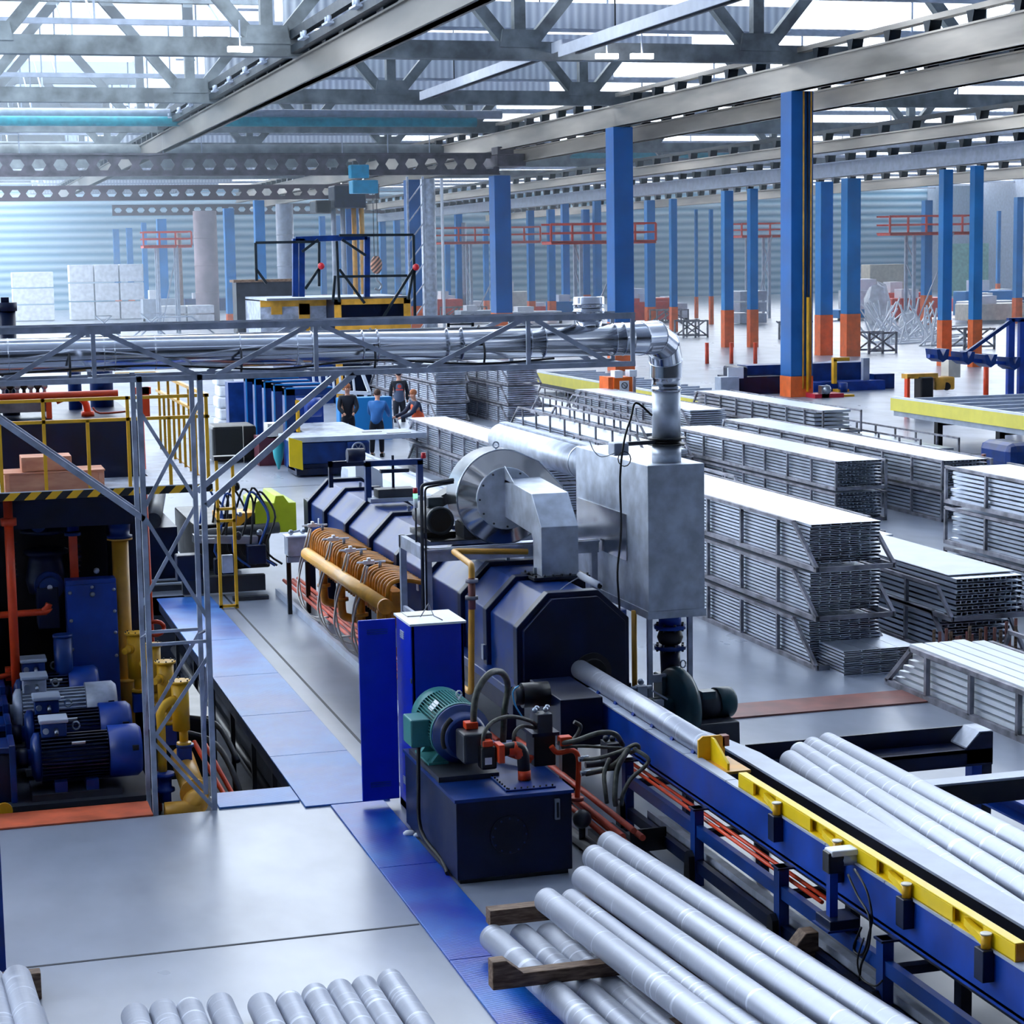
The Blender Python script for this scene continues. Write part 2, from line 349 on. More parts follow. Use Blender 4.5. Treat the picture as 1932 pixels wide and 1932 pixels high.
# ---------------------------------------------------------------- roof trusses
CY=[67.4+19.6*k for k in range(-1,8)]
ORD=['nearest','second','third','fourth','fifth','sixth','seventh','eighth','ninth']
def truss(y,i):
    t=T('roof_truss','grey concrete roof truss across the hall, %s from the viewer'%ORD[i],'truss',(12,y,11.9))
    pt(t,'bottom_chord',MB().b(XL,74,y-.3,y+.3,11.9,12.5),conc)
    nodes=[-15.2,-6.4,2.5,11.4,20.1,28.9,37.7,46.5,55.3,64]
    for x in nodes: pt(t,'gusset',MB().prism([(x-.75,12.3),(x+.75,12.3),(x+.65,12.9),(x-.65,12.9)],'Y',y-.33,y+.33),conc)
    for a in nodes[1:-1]:
        pt(t,'brace',MB().bar((a-.55,y,12.6),(a-3.6,y,16.2),.4,.4),conc); pt(t,'brace',MB().bar((a+.55,y,12.6),(a+3.6,y,16.2),.4,.4),conc)
        pt(t,'post',MB().b(a-.2,a+.2,y-.2,y+.2,12.9,16.3),conc)
    pt(t,'top_chord',MB().b(XL,74,y-.25,y+.25,16,16.5),conc)
for i,y in enumerate(CY[1:7]): truss(y,i)
# ---------------------------------------------------------------- runways
def runway(x,y0,y1,zb,label,h=.95,w=.5,dark=False,step=2.7,under=True,m=None):
    t=T('crane_runway',label,'crane runway',(x,(y0+y1)/2,zb)); m=m or girder
    g=MB().b(x-w*.3,x+w*.3,y0,y1,zb,zb+h); g.b(x-w*.5,x+w*.5,y0,y1,zb,zb+.06); g.b(x-w*.5,x+w*.5,y0,y1,zb+h-.06,zb+h)
    pt(t,'girder',g,m); zt=zb+h
    pt(t,'rail',MB().b(x-w*.35,x+w*.35,y0,y1,zt+.35,zt+.52),dgird if dark else m)
    c=MB(); y=y0+.5
    while y<y1:
        if step<3 or True: c.add([(x-.2,y-.12,zt),(x+.2,y-.12,zt),(x+.2,y+.12,zt),(x-.2,y+.12,zt),(x-.2,y-.24,zt+.36),(x+.2,y-.24,zt+.36),(x+.2,y+.24,zt+.36),(x-.2,y+.24,zt+.36)],[(0,1,2,3),(7,6,5,4),(0,4,5,1),(1,5,6,2),(2,6,7,3),(3,7,4,0)])
        y+=step
    pt(t,'rail_cleats',c,dgird)
    return t
runway(30.5,38,200,10.95,'long pale steel runway girder with cleated rail carried by the tall blue columns')
runway(31.9,38,200,10.35,'twin runway girder just behind the main one, lower and browner',h=.7,step=2.7)
t=runway(12.65,38,190,11.0,'runway girder with dark cable track rising to the upper left',dark=True,h=.9,m=girdd)
pt(t,'cable_track',MB().b(12.15,12.45,38,106,12.0,12.25).b(12.15,12.4,38,106,12.45,12.75).b(12.75,12.95,38,106,12.2,12.5),dgird)
for y in range(44,108,4): pt(t,'insulator',MB().cyl((12.05,y,12.22),(12.05,y,12.4),.07,8).cyl((12.05,y+.4,12.22),(12.05,y+.4,12.4),.07,8).b(11.95,12.5,y-.2,y+.7,12.16,12.22),lgrey)
runway(44.6,55,200,8.95,'white-grey runway girder over the paired blue and orange columns',h=.75,step=2.3,m=lgrey)
runway(43,55,200,10.05,'dark grey runway girder between the main runway and the paired columns',h=.55,dark=True,step=3)
runway(56,60,200,8.9,'pale brownish runway girder in the far right aisle',h=.6,step=2.3)
runway(-5,60,190,11,'runway girder at the far left, seen past the bridge crane')
# ---------------------------------------------------------------- columns
def column(x,y,w,top,lab,bl=2.2,d=None,g=None,pipes=False,m=None):
    d=d or w
    t=T('steel_column',lab,'column',(x,y,0),g)
    pt(t,'shaft',MB().b(x-w/2,x+w/2,y-d/2,y+d/2,bl,top),m or colblue,bevel=.02)
    if bl>0: pt(t,'painted_base',MB().b(x-w/2-.01,x+w/2+.01,y-d/2-.01,y+d/2+.01,0,bl),orangebase,label='orange painted foot')
    return t
c=column(30.55,67.6,.86,10.92,'big dark-blue column with yellow conduit pipes and orange foot, nearest of the main row',bl=.75,d=.95,m=coldark)
for k,dx in enumerate((-.02,.13,.27)): pt(c,'conduit',MB().cyl((30.6+dx,67.08,.3),(30.6+dx,67.08,10.9),.035,8),gasyel if k!=1 else black)
pt(c,'conduit',MB().cyl((30.73,67.0,.2),(30.73,67.0,3.6),.06,8),yellow)
lab=['second big blue column of the main row, standing behind the duct elbow','third big blue column of the main row, under the crane end','fourth big blue column, beside the silvery lattice mast','fifth blue column of the main row, half behind the blue machine frame']
for i,y in enumerate((86.7,106.3,126.5,146)): column(30.5,y,.92,10.9 if i<1 else (9.6 if i==1 else 10.2),lab[i],d=1.1,m=coldark)
def colpx(x0,x1,yt,yo,yb,lab,g=None,dep=1.0):
    b=Q((x0+x1)/2,yb,Z=0); w=(x1-x0)/F_PX*b.y*.72
    top=Q((x0+x1)/2,yt,Y=b.y).z; bl=Q((x0+x1)/2,yo,Y=b.y).z
    return column(b.x,b.y,w,top,lab,bl,d=w*dep,g=g)
cols=[(1359,1386,360,585,655,'first blue-orange column right of the stainless elbow, left of a pair'),(1408,1432,356,584,655,'slim blue-orange column left of the big conduit column'),
(1535,1573,343,594,670,'left one of the doubled blue-orange columns just right of the big conduit column'),(1583,1625,337,592,672,'right one of the doubled blue-orange columns with the white heap beside it'),
(1766,1796,320,604,690,'nearest left column of the right-hand pair, behind the blue trough line'),(1824,1853,313,603,692,'nearest right column of the right-hand pair, beside a grey box'),
(1908,1929,372,562,610,'pale blue column at the far right edge'),(1337,1347,395,559,612,'thin dark-blue column with long orange-red foot'),(1735,1759,378,557,612,'far blue column behind the red gantry on the right'),
(1877,1887,398,535,585,'thin far column between the right-hand pair and the edge'),(1215,1239,378,579,610,'blue-orange column just right of the second big column'),(1262,1280,375,579,626,'slim blue-orange column, next right of the second big column'),
(1032,1051,395,568,603,'far blue column at the left end of the orange gantry'),(994,1012,397,568,602,'far blue column between the third and second big columns'),(912,925,428,567,592,'far thin column just left of the third big column'),
(839,853,455,562,592,'far light-blue column left of the third big column'),(425,451,393,592,610,'blue column left of the blue machine frame'),(483,509,378,600,640,'blue column rising behind the yellow-edged bin'),
(299,323,413,574,603,'far blue column at the red gantry on the left'),(271,284,420,566,592,'far blue column left of the red gantry'),(242,257,430,561,588,'far pale-blue column in the left haze'),
(217,232,432,560,586,'farther pale-blue column in the left haze'),(197,208,434,556,582,'palest column in the left haze'),(176,188,462,556,582,'short pale-blue post at the left of the haze row'),(1097,1116,395,556,600,'far dark-blue column behind the orange gantry'),
(1158,1170,395,560,600,'far column hidden beside the second big column'),(1310,1318,395,560,600,'very thin far column between two pairs'),(1480,1490,400,560,600,'far column beside the big conduit column')]
for c_ in cols: colpx(*c_)
for i,(px,py) in enumerate(((612,560),(640,560),(725,562),(752,560),(868,575),(1068,575),(1128,575))):
    b=Q(px,py+25,Z=0); column(b.x,b.y,.6,9.8,'hazy blue post number %s from the left in the row behind the machine frame'%ORD[i],bl=1.6)
# round grey pillars
def pillar(px,yb,w,yt,lab,m,Y=None):
    b=Q(px,yb,Z=0) if Y is None else Q(px,yb,Y=Y); r=w/F_PX*b.y/2; z=Q(px,yt,Y=b.y).z; b.z=0
    t=T('round_pillar',lab,'pillar',b); pt(t,'shaft',MB().cyl((b.x,b.y,0),(b.x,b.y,z),r,20),m)
    for k in (.25,.5,.75): pt(t,'band',MB().cyl((b.x,b.y,z*k),(b.x,b.y,z*k+.1),r*1.03,20),m)
conc2=mat('pillar_concrete','#9c9098',.8,var=0,col2='#b8a8b0',scale=.8)
pillar(393,605,44,398,'thick round mauve-grey concrete pillar on the left',conc2)
pillar(543,620,33,385,'round pale-grey pillar beside the blue machine frame',lgrey)
pillar(878,600,9,420,'thin round grey stack left of the third big column',lgrey); pillar(343,600,9,440,'thin brown-grey stack beside the left red gantry',mat('stackbrown','#9c7c74',.5))
# ---------------------------------------------------------------- bridge cranes with castellated beams
def castel(x0,x1,y,z0,z1,pitch,m,t,w=.36):
    """beam web with hexagonal holes"""
    h=z1-z0; a=h*.27; c=(z0+z1)/2; hw=pitch*.34; qw=hw*.5
    mb=MB(); th=.04
    def quad(pl): mb.prism(pl,'Y',y-th,y+th)
    x=x0
    while x+pitch<=x1+1e-3:
        l,r=x,x+pitch; m_=(l+r)/2
        quad([(l,z0),(r,z0),(r,c),(m_+hw,c),(m_+qw,c-a),(m_-qw,c-a),(m_-hw,c),(l,c)])
        quad([(l,c),(m_-hw,c),(m_-qw,c+a),(m_+qw,c+a),(m_+hw,c),(r,c),(r,z1),(l,z1)])
        x+=pitch
    pt(t,'web',mb,m,ncl=0)
    pt(t,'flange',MB().b(x0,x,y-w/2,y+w/2,z0-.06,z0+.02),m); pt(t,'flange',MB().b(x0,x,y-w/2,y+w/2,z1-.02,z1+.06),m)
def bridge(y,x0,x1,z0,z1,pitch,m,label,hoist=None):
    t=T('bridge_crane',label,'crane',((x0+x1)/2,y,z0)); castel(x0,x1,y,z0,z1,pitch,m,t)
    return t
t=bridge(107,-14,31.6,9.75,10.8,1.09,crane,'grey bridge crane with hexagon-holed beam spanning to the third big column')
pt(t,'end_carriage',MB().b(30.2,31.8,105.6,108.4,10.1,10.75).b(30.1,31,105.2,106.4,10.7,11.1),crane)
hr=MB()
for x in (3.4,5.2,12.5,14.5,22,24.5,26.8):
    hr.b(x,x+.05,107.1,107.15,10.8,11.9)
hr.b(3.4,5.2,107.1,107.15,11.85,11.9); hr.b(12.5,14.5,107.1,107.15,11.85,11.9); hr.b(22,26.8,107.1,107.15,11.85,11.9)
pt(t,'handrail',hr,lgrey)
h=pt(t,'hoist',MB().b(22.3,23.7,106,107,8.7,9.4).b(22.2,23.2,105.9,106.6,9.5,10.2),tealc,bevel=.05,label='cyan hoist motor box'); 
bridge(140,-10,31.6,9.5,10.4,1.06,cranep,'purple-brown bridge crane with hexagon-holed beam, behind the grey one')
bridge(197,18,66,9.8,10.7,1.08,cranep,'distant purple bridge crane running behind the main row of columns')
b1=Q(655,378,Y=125); t=T('crane_trolley','dark-blue crane trolley with hook block hanging above the blue machine frame','crane trolley',b1)
pt(t,'body',MB().b(b1.x-1,b1.x+1,124,126,b1.z-.5,b1.z+.9),navyd,bevel=.08); pt(t,'side_motor',MB().b(b1.x-2.2,b1.x-1.2,124,126,b1.z-.8,b1.z),black,bevel=.08)
for dx in (-.9,-.3,.4,.9): pt(t,'mast_tube',MB().cyl((b1.x+dx,125,b1.z-.5),(b1.x+dx,125,1),.16,8),gasyel if dx>0 else lgrey)
hk=Q(710,500,Y=107); t=T('hook_block','striped crane hook block hanging over the blue machine','hook',hk)
pt(t,'sheave_block',MB().sph(hk,.42,12,(.8,.5,1.2)),stripes('hookstripe','#503020','#e0a080',.25)); pt(t,'hook',MB().tube([hk+V(p) for p in ((0,0,-.4),(0,0,-.8),(.15,0,-.95),(.25,0,-1.15),(.1,0,-1.35),(-.12,0,-1.25))],.06,8,4),steel)
pt(t,'rope',MB().cyl(hk+V((-.1,0,.3)),(hk.x-.1,107,9),.02,6).cyl(hk+V((.1,0,.3)),(hk.x+.1,107,9),.02,6),dgird)
# overhead pipes, lamp troughs
def xpipe(y,x0,x1,z,r,m,lab): one('overhead_pipe',MB().cyl((x0,y,z),(x1,y,z),r,16),m,lab,'pipe')
xpipe(100,-14,27.5,Q(300,229,Y=100).z,.24,tealp,'teal overhead pipe crossing the left roof'); xpipe(100.5,-14,29,Q(300,229,Y=100).z+.42,.22,lgrey,'pale overhead pipe lying above the teal one')
xpipe(118,-16,32,11.6,.35,conc,'thick grey overhead duct under the teal pipe'); xpipe(150,-16,32,13.0,.25,dgird,'slim dark overhead pipe behind the first crane')
xpipe(150,36,62,12.9,.3,tealp,'teal overhead pipe in the right aisle'); xpipe(170,32,60,13.2,.2,dgird,'slim dark overhead pipe in the right aisle')
def trough(a,b,lab):
    t=T('lamp_trough',lab,'lamp trough',(a+b)/2); d=(b-a)
    pt(t,'hanger',MB().bar(a+d*.2,a+d*.2+V((0,0,16.2-a.z)),.04).bar(a+d*.8,a+d*.8+V((0,0,16-a.z)),.04),dgird); pt(t,'tray',MB().bar(a,b,.9,.12),lgrey); pt(t,'side_lip',MB().bar(a+V((-.45,0,-.12)),b+V((-.45,0,-.12)),.06,.35),white); pt(t,'tube_row',MB().bar(a+V((.15,0,-.15)),b+V((.15,0,-.15)),.12,.1),dgird)
a=Q(812,176,Y=85); trough(a,V((a.x+.3,66,a.z+.2)),'long pale lamp trough hanging below the roof centre')
a=Q(1080,90,Y=62); trough(a,V((a.x+.2,42,a.z+.1)),'longer lamp trough running out of the top of the frame')
for i,(px,py,Y,l) in enumerate(((453,93,64,'glowing tube lamp hanging from the nearest truss on the left'),(1145,106,66,'small glowing tube lamp near the roof centre, left of two'),(1211,106,64,'glowing tube lamp near the roof centre, right of two'))):
    c0=Q(px,py,Y=Y); t=T('hanging_lamp',l,'lamp',c0); pt(t,'tube',MB().b(c0.x-.38,c0.x+.38,Y-.1,Y+.1,c0.z-.08,c0.z+.08),lampm); pt(t,'hanger',MB().b(c0.x-.02,c0.x+.02,Y-.02,Y+.02,c0.z+.08,c0.z+.9),lgrey)
hz_=bpy.data.materials.new('haze'); hz_.use_nodes=True; nn=hz_.node_tree.nodes; nn.remove(nn['Principled BSDF']); vs_=nn.new('ShaderNodeVolumeScatter'); vs_.inputs['Color'].default_value=(.72,.86,1,1); vs_.inputs['Density'].default_value=.003; hz_.node_tree.links.new(vs_.outputs[0],nn['Material Output'].inputs['Volume'])
one('haze',MB().b(-14,90,72,YF-.5,.06,16.3),hz_,'thin bluish haze filling the far half of the hall','haze',kind='structure')
# ---------------------------------------------------------------- world, light
w=bpy.data.worlds.new('sky'); bpy.context.scene.world=w; w.use_nodes=True
bg=w.node_tree.nodes['Background']; bg.inputs[0].default_value=(.89,.945,1,1); bg.inputs[1].default_value=2.1
sc=bpy.context.scene; sc.view_settings.view_transform='Standard'; sc.view_settings.look='None'; sc.view_settings.exposure=2.05; sc.view_settings.gamma=1
# ================================================================ billet furnace
t=T('billet_furnace','long dark-blue octagonal billet furnace with ribbed hood sections','furnace',(6.15,24.5,0))
oct_=lambda g=0,b=.86:[(5.60-g,b),(5.60-g,1.50+g*.5),(5.90-g*.4,1.81+g),(6.39+g*.4,1.81+g),(6.69+g,1.53+g*.5),(6.69+g,b)]
ribs=[19.06,20.2,21.25,22.8,24.38,25.98,27.55,29.1,30.4]
for i in range(8):
    pt(t,'hood_section',MB().prism(oct_(0),'Y',ribs[i]+.06,ribs[i+1]-.06),navy,bevel=.012)
    p=oct_(0); w=MB(); 
    if i in(3,5,7): pt(t,'warning_label',MB().b(5.585,5.6,ribs[i]+.55,ribs[i]+.62,1.22,1.34),paper,label='small white and red warning sticker')
for y in ribs: pt(t,'rib',MB().prism(oct_(.05),'Y',y-.07,y+.07),navyd,bevel=.01)
for y in ribs[1:-1]: pt(t,'lifting_lug',MB().b(6.1,6.14,y-.02,y+.02,1.86,1.93).b(5.52,5.56,y-.04,y+.04,.98,1.14),steel)
pt(t,'end_plate',MB().prism(oct_(-.005,.80),'Y',18.93,19.0),navyd,bevel=.008)
pt(t,'skirt_ledge',MB().b(5.44,5.62,19,30.4,.84,.93),navy,bevel=.01)
pt(t,'base_frame',MB().b(5.5,5.62,19.0,30.4,.62,.84).b(6.68,6.78,19.05,30.4,.5,.86).b(5.62,6.7,19.1,30.4,.7,.86),navyd)
for y in (19.3,21.5,23.8,26.2,28.6,30.2):
    pt(t,'leg',MB().b(5.5,5.62,y,y+.12,0,.66),navyd); pt(t,'leg',MB().b(6.66,6.78,y,y+.12,0,.6),navyd)
pt(t,'entry_collar',MB().lathe((6.32,18.94,1.03),(0,-1,0),[(0,.2),(.03,.2),(.03,.145),(.05,.14)],28),black)
pt(t,'entry_opening',MB().lathe((6.32,18.885,1.03),(0,-1,0),[(0,.135),(.006,.135)],28),holeshade)
# burners and orange manifold
t=T('burner_manifold','amber row of curved burner tubes with a fat header pipe along the furnace side','burner manifold',(5.1,25,0))
pt(t,'header_pipe',MB().cyl((5.0,22.55,1.2),(5.0,27.5,1.14),.085,20),gasyel,label='fat amber header pipe')
pt(t,'end_cap',MB().cyl((5.0,22.50,1.2),(5.0,22.56,1.2),.09,20),amber)
n=34
for k in range(n):
    if k in (9,10,18,19): continue
    y=22.95+k*(27.9-22.95)/n
    pt(t,'burner_tube',MB().tube([(5.12,y,.95),(5.12,y,1.25),(5.15,y,1.38),(5.26,y,1.43),(5.40,y,1.42),(5.56,y,1.38)],.03,8,3),amber)
pt(t,'backing_panel',MB().b(5.17,5.3,22.9,28,.9,1.3),amber)
for y in (22.85,24,25.2,26.4): pt(t,'elbow',MB().tube([(5.02,y,1.15),(5.02,y,.72),(5.08,y,.62),(5.3,y,.58)],.055,12,4).cyl((5.02,y,.84),(5.02,y,.88),.09,14),amber)
for k,y in enumerate((23.9,25.0,26.1,27.6)):
    v=T('gas_valve','white gas valve bar on the amber burner row, %s from the viewer'%ORD[k],'valve',(5.2,y,1.5),None)
    pt(v,'valve_body',MB().b(5.04,5.18,y-.025,y+.025,1.495,1.545).cyl((4.96,y,1.52),(5.32,y,1.52),.016,8).b(5.09,5.13,y-.04,y+.04,1.535,1.575),white,bevel=.008)
    pt(v,'stem',MB().cyl((5.25,y,1.42),(5.25,y,1.53),.02,8),steel)
    for j,dy in enumerate((-.06,.05)):
        pt(v,'hose',MB().tube([(5.08,y+dy,1.48),(5.03-.02*j,y+dy,1.25),(4.93,y+dy+.1,.9),(4.86+.06*j,y+dy-.05,.55),(4.98,y+dy-.35,.30),(5.2,y+dy-.6,.22+.08*j)],.014,8,5),wirehose)
for k in range(4):
    one('conduit_pipe',MB().cyl((5.26+.075*k,19.5,.24+.02*(k%2)),(5.26+.075*k,31,.22+.02*(k%2)),.028,10),salmon,'salmon pipe running along the furnace foot, %s'%['outermost','second from outside','third from outside','closest to the furnace'][k],'pipe')
one('floor_rail',MB().b(5.12,5.18,19.5,31,0,.1),lgrey,'light channel edging the pipes at the furnace foot','rail')
one('floor_rail',MB().cyl((5.04,19.5,.07),(5.04,23.8,.07),.07,12),lgrey,'round grey tube on the floor behind the cabinet door','rail')
# junction box on stand
t=T('junction_box','grey junction box with fittings on a two-legged black stand','junction box',(5.15,29.2,0))
pt(t,'box',MB().b(5.0,5.36,29.05,29.35,.88,1.16),galv,bevel=.01); pt(t,'box_lid',MB().b(4.98,5.38,29.03,29.37,1.16,1.18),white)
pt(t,'leg',MB().b(5.0,5.06,29.15,29.22,0,.88),black); pt(t,'leg',MB().b(5.28,5.34,29.15,29.22,0,.88),black)
pt(t,'fittings',MB().sph((5.08,29.2,1.22),.04).sph((5.25,29.15,1.23),.04).cyl((5.1,29.2,1.22),(5.3,29.2,1.25),.015),steel); pt(t,'bracket',MB().b(5,5.34,29.1,29.2,.78,.86),lgrey)
# lift frame on furnace
t=T('lifting_frame','blue portal frame with white plate standing on the furnace hood','lifting frame',(6.1,27.3,1.86))
pt(t,'frame',MB().b(5.78,5.86,27.1,27.2,1.88,2.42).b(6.52,6.6,27.1,27.2,1.88,2.42).b(5.78,6.6,27.1,27.2,2.36,2.44),navy)
pt(t,'rear_frame',MB().b(5.6,6.3,28.8,28.88,2.2,2.28).b(5.6,5.66,28.8,28.88,1.9,2.28),navyd)
pt(t,'base_tray',MB().b(5.8,6.72,26.9,27.3,1.88,1.93),lgrey); pt(t,'weight_block',MB().b(5.92,6.45,26.95,27.25,1.93,2.05),dgrey,bevel=.01)
pt(t,'screw',MB().cyl((6.18,27.15,1.95),(6.18,27.15,2.5),.02,8).b(6.0,6.4,27.1,27.2,2.26,2.31),navyd); pt(t,'cable_drum',MB().cyl((5.75,28.2,2.42),(6.0,28.2,2.42),.1,16),navyd)
pt(t,'beacon',MB().cyl((6.62,27.15,2.44),(6.62,27.15,2.52),.035,10),redl)
one('side_plate',MB().prism([(6.62,1.7),(6.62,2.1),(6.95,2.16),(7.12,2.05),(7.12,1.75),(7.0,1.6)],'Y',26.2,26.25),white,'white upright plate with cut corners at the far side of the furnace hood','plate')
one('white_cover',MB().prism([(Q(648,1,Y=30.6).x,0),(Q(648,1,Y=30.6).x,Q(648,878,Y=30.6).z),(Q(672,1,Y=30.6).x,Q(672,877,Y=30.6).z),(Q(700,1,Y=30.6).x,Q(700,892,Y=30.6).z),(Q(700,1,Y=30.6).x,0)],'Y',30.6,31.2),white,'white sheet cover behind the portal frame','cover')
one('end_box',MB().b(Q(554,1,Y=30.6).x,Q(596,1,Y=30.6).x,30.6,31.0,.9,Q(560,946,Y=30.6).z),navyd,'dark box with two eye bolts at the far left end of the furnace','box',bevel=.01)
for x_,y_,l_ in ((Q(571,1,Y=30.8).x,30.8,'left'),(Q(582,1,Y=30.8).x,30.8,'right')): one('ring_bolt',MB().tube([(x_+.04*math.cos(a),y_,Q(560,946,Y=30.6).z+.045+.05*math.sin(a)) for a in [k*PI/6 for k in range(13)]],.012,6),dgrey,'small ring bolt on the dark end box, %s of two'%l_,'bolt')
# parallel casing behind
t=T('round_casing','long light-grey round-topped casing running behind the furnace','casing',(7.5,29,0)); 
pt(t,'casing',MB().prism([(7.12,1.2)]+[(7.5-.38*math.cos(a),1.4+.34*math.sin(a)) for a in [k*PI/10 for k in range(11)]]+[(7.88,1.2)],'Y',24,35.5),lgrey)
pt(t,'seam_strip',MB().b(7.46,7.54,24,35.4,1.735,1.76),galvd); pt(t,'stand',MB().b(7.2,7.8,24.2,24.5,0,1.25).b(7.2,7.8,34.5,34.8,0,1.25),dgrey)
# ---------------------------------------------------------------- fan on steel frame above the furnace
t=T('steel_bridge','light-grey steel bridge frame straddling the furnace under the fan','frame',(6.1,21.6,0))
fm=galvd
pt(t,'front_beam',MB().b(5.12,7.1,20.98,21.04,1.93,2.07).b(5.12,7.1,20.95,21.1,2.05,2.07),fm)
pt(t,'rear_beam',MB().b(5.12,7.1,22.2,22.26,1.93,2.07),fm); pt(t,'side_beam',MB().b(5.12,5.18,21,22.3,1.93,2.07),fm)
for x,y in ((5.12,21.0),(5.12,22.2),(7.02,21.0),(7.02,22.2)): pt(t,'leg',MB().b(x,x+.07,y,y+.07,0,1.95),fm)
pt(t,'cross_brace',MB().b(5.13,5.17,21,22.3,1.2,1.26),fm)
t=T('radial_fan','big stainless volute fan with eye bolt and brushed cone rippled for striped sheen','fan',(6.25,21.7,2.07))
cx,cz=6.2,2.55
c0=Q(945,936,Y=21.6); cx,cz=c0.x,c0.z
R1=.53; pts=[]
for k in range(40):
    a=PI*.42+ (2*PI-PI*.60)*k/39
    pts.append((cx+R1*math.cos(a),cz+R1*math.sin(a)))
tail=[(cx+.56,cz-.42),(7.08,cz-.25),(7.08,cz+.18),(cx+.72,cz+.12)]
pts2=pts+[(cx+.45,cz-.45),(cx+.74,cz-.05),(cx+.70,cz+.08),(cx+.42,cz+.38)]
# ring band + conical front face
n=len(pts2); ins=[(cx+(x-cx)*.0+.345*((x-cx)/math.hypot(x-cx,z-cz)),cz+.345*((z-cz)/math.hypot(x-cx,z-cz))) for x,z in pts2]
inm=[(cx+(x-cx)*.96,cz+(z-cz)*.96) for x,z in pts2]
rim=MB(); vs=[(x,21.52,z) for x,z in pts2]+[(x,22.0,z) for x,z in pts2]; rim.add(vs,[(i,(i+1)%n,n+(i+1)%n,n+i) for i in range(n)]+[tuple(range(n,2*n))],[True]*n+[False])
pt(t,'volute_rim',rim,brushed)
con=MB(); vs=[(x,21.50,z) for x,z in pts2]+[(x,21.385+.022*math.sin(j*1.35)+.012*math.sin(j*.6),z) for j,(x,z) in enumerate(ins)]; con.add(vs,[(i,(i+1)%n,n+(i+1)%n,n+i) for i in range(n)],True)  # inner edge rippled so the shape itself yields the sheen streaks
mm=bpy.data.materials.new('radial_brushed'); mm.use_nodes=True; nd=mm.node_tree.nodes; lk=mm.node_tree.links; bb=nd['Principled BSDF']; bb.inputs['Metallic'].default_value=1; bb.inputs['Roughness'].default_value=.16; bb.inputs['Base Color'].default_value=hexl('#c8c4c0'); bb.inputs['Anisotropic'].default_value=.9
tg=nd.new('ShaderNodeTangent'); tg.direction_type='RADIAL'; tg.axis='Y'; lk.new(tg.outputs[0],bb.inputs['Tangent'])
o_=pt(t,'front_cone',con,mm)
hub_=pt(t,'hub_plate',MB().lathe((cx,21.39,cz),(0,-1,0),[(0,.35),(.03,.35),(.035,.34)],32),galv)
bl=MB()
for k in range(12): a=2*PI*k/12; bl.cyl((cx+.315*math.cos(a),21.36,cz+.315*math.sin(a)),(cx+.315*math.cos(a),21.34,cz+.315*math.sin(a)),.012,6)
pt(hub_,'bolts',bl,dgrey); pt(t,'edge_band',MB().tube([(x,21.51,z) for x,z in pts2]+[(pts2[0][0],21.51,pts2[0][1])],.014,6),steel)
pt(t,'eye_bolt',MB().tube([(cx-.05+.035*math.cos(a),21.6,cz+.58+.035*math.sin(a)) for a in [k*PI/5 for k in range(11)]],.01,6).cyl((cx-.05,21.6,cz+.5),(cx-.05,21.6,cz+.545),.015),steel)
pt(t,'pedestal',MB().b(cx-.45,cx+.3,21.55,21.95,2.07,cz-.3),dgrey)
t=T('rectangular_duct','galvanised rectangular elbow duct from the fan down to the furnace hood','duct',(6.33,20.5,1.8))
pt(t,'elbow',MB().prism([(20.0,1.86),(20.0,2.38),(20.33,2.70),(21.37,2.76),(21.37,2.33),(20.36,2.27),(20.30,2.2),(20.30,1.86)],'X',6.13,6.54),galv,bevel=.006)
fl_=pt(t,'flange',MB().b(6.02,6.64,19.92,20.4,1.83,1.86),dgrey)
bl=MB()
for k in range(7): bl.cyl((6.05+k*.095,19.95,1.86),(6.05+k*.095,19.95,1.885),.012,6)
for k in range(4): bl.cyl((6.05,19.95+k*.13,1.86),(6.05,19.95+k*.13,1.885),.012,6)
pt(fl_,'bolts',bl,dgrey); pt(t,'neck',MB().b(6.08,6.6,19.96,20.36,1.70,1.83),navyd); pt(t,'gusset',MB().prism([(21.36,2.72),(21.36,2.9),(21.0,2.745)],'X',6.13,6.14),galv)
t=T('flame_viewer','small silvery tube sensor with thin cable on the duct flange','sensor',(6.5,19.8,1.8))
pt(t,'tube',MB().cyl((6.53,19.95,1.86),(6.62,19.55,1.80),.038,14),white); pt(t,'mouth',MB().cyl((6.62,19.55,1.80),(6.621,19.547,1.80),.03,14),holeshade); pt(t,'cable',MB().tube([(6.5,19.9,1.84),(6.3,19.6,1.84),(6.0,19.1,1.83)],.006,6,4),steel)
# electric motor of fan
t=T('fan_motor','dark ribbed electric motor with terminal box left of the big fan','motor',(5.65,22,2.07))
c0=Q(829,982,Y=21.7)
pt(t,'body',MB().lathe((c0.x,21.7,c0.z),(0,1,0),[(0,.13),(.02,.15),(.7,.15)],24),dgrey); pt(t,'end_cover',MB().lathe((c0.x,21.7,c0.z),(0,-1,0),[(0,.16),(.05,.16),(.06,.135),(.045,.125)],24),teal if 0 else dgrey); pt(t,'grille',MB().lathe((c0.x,21.645,c0.z),(0,-1,0),[(0,.12),(.005,.12)],24),black)
pt(t,'terminal_box',MB().b(c0.x-.1,c0.x+.08,21.8,22.0,c0.z+.14,c0.z+.25),dgrey,bevel=.01); pt(t,'belt_guard',MB().bar((c0.x+.1,22.2,c0.z+.16),(cx-.3,22.2,cz+.05),.3,.12),dgrey)
pt(t,'feet',MB().b(c0.x-.2,c0.x+.2,21.75,22.3,c0.z-.2,c0.z-.14),black)
pt(t,'base_box',MB().b(5.3,cx+.1,21.5,22.2,2.07,c0.z-.2),black,bevel=.01)
t=T('signal_tower','small red, green and white signal beacon beside the fan motor','signal light',Q(785,958,Y=21.6))
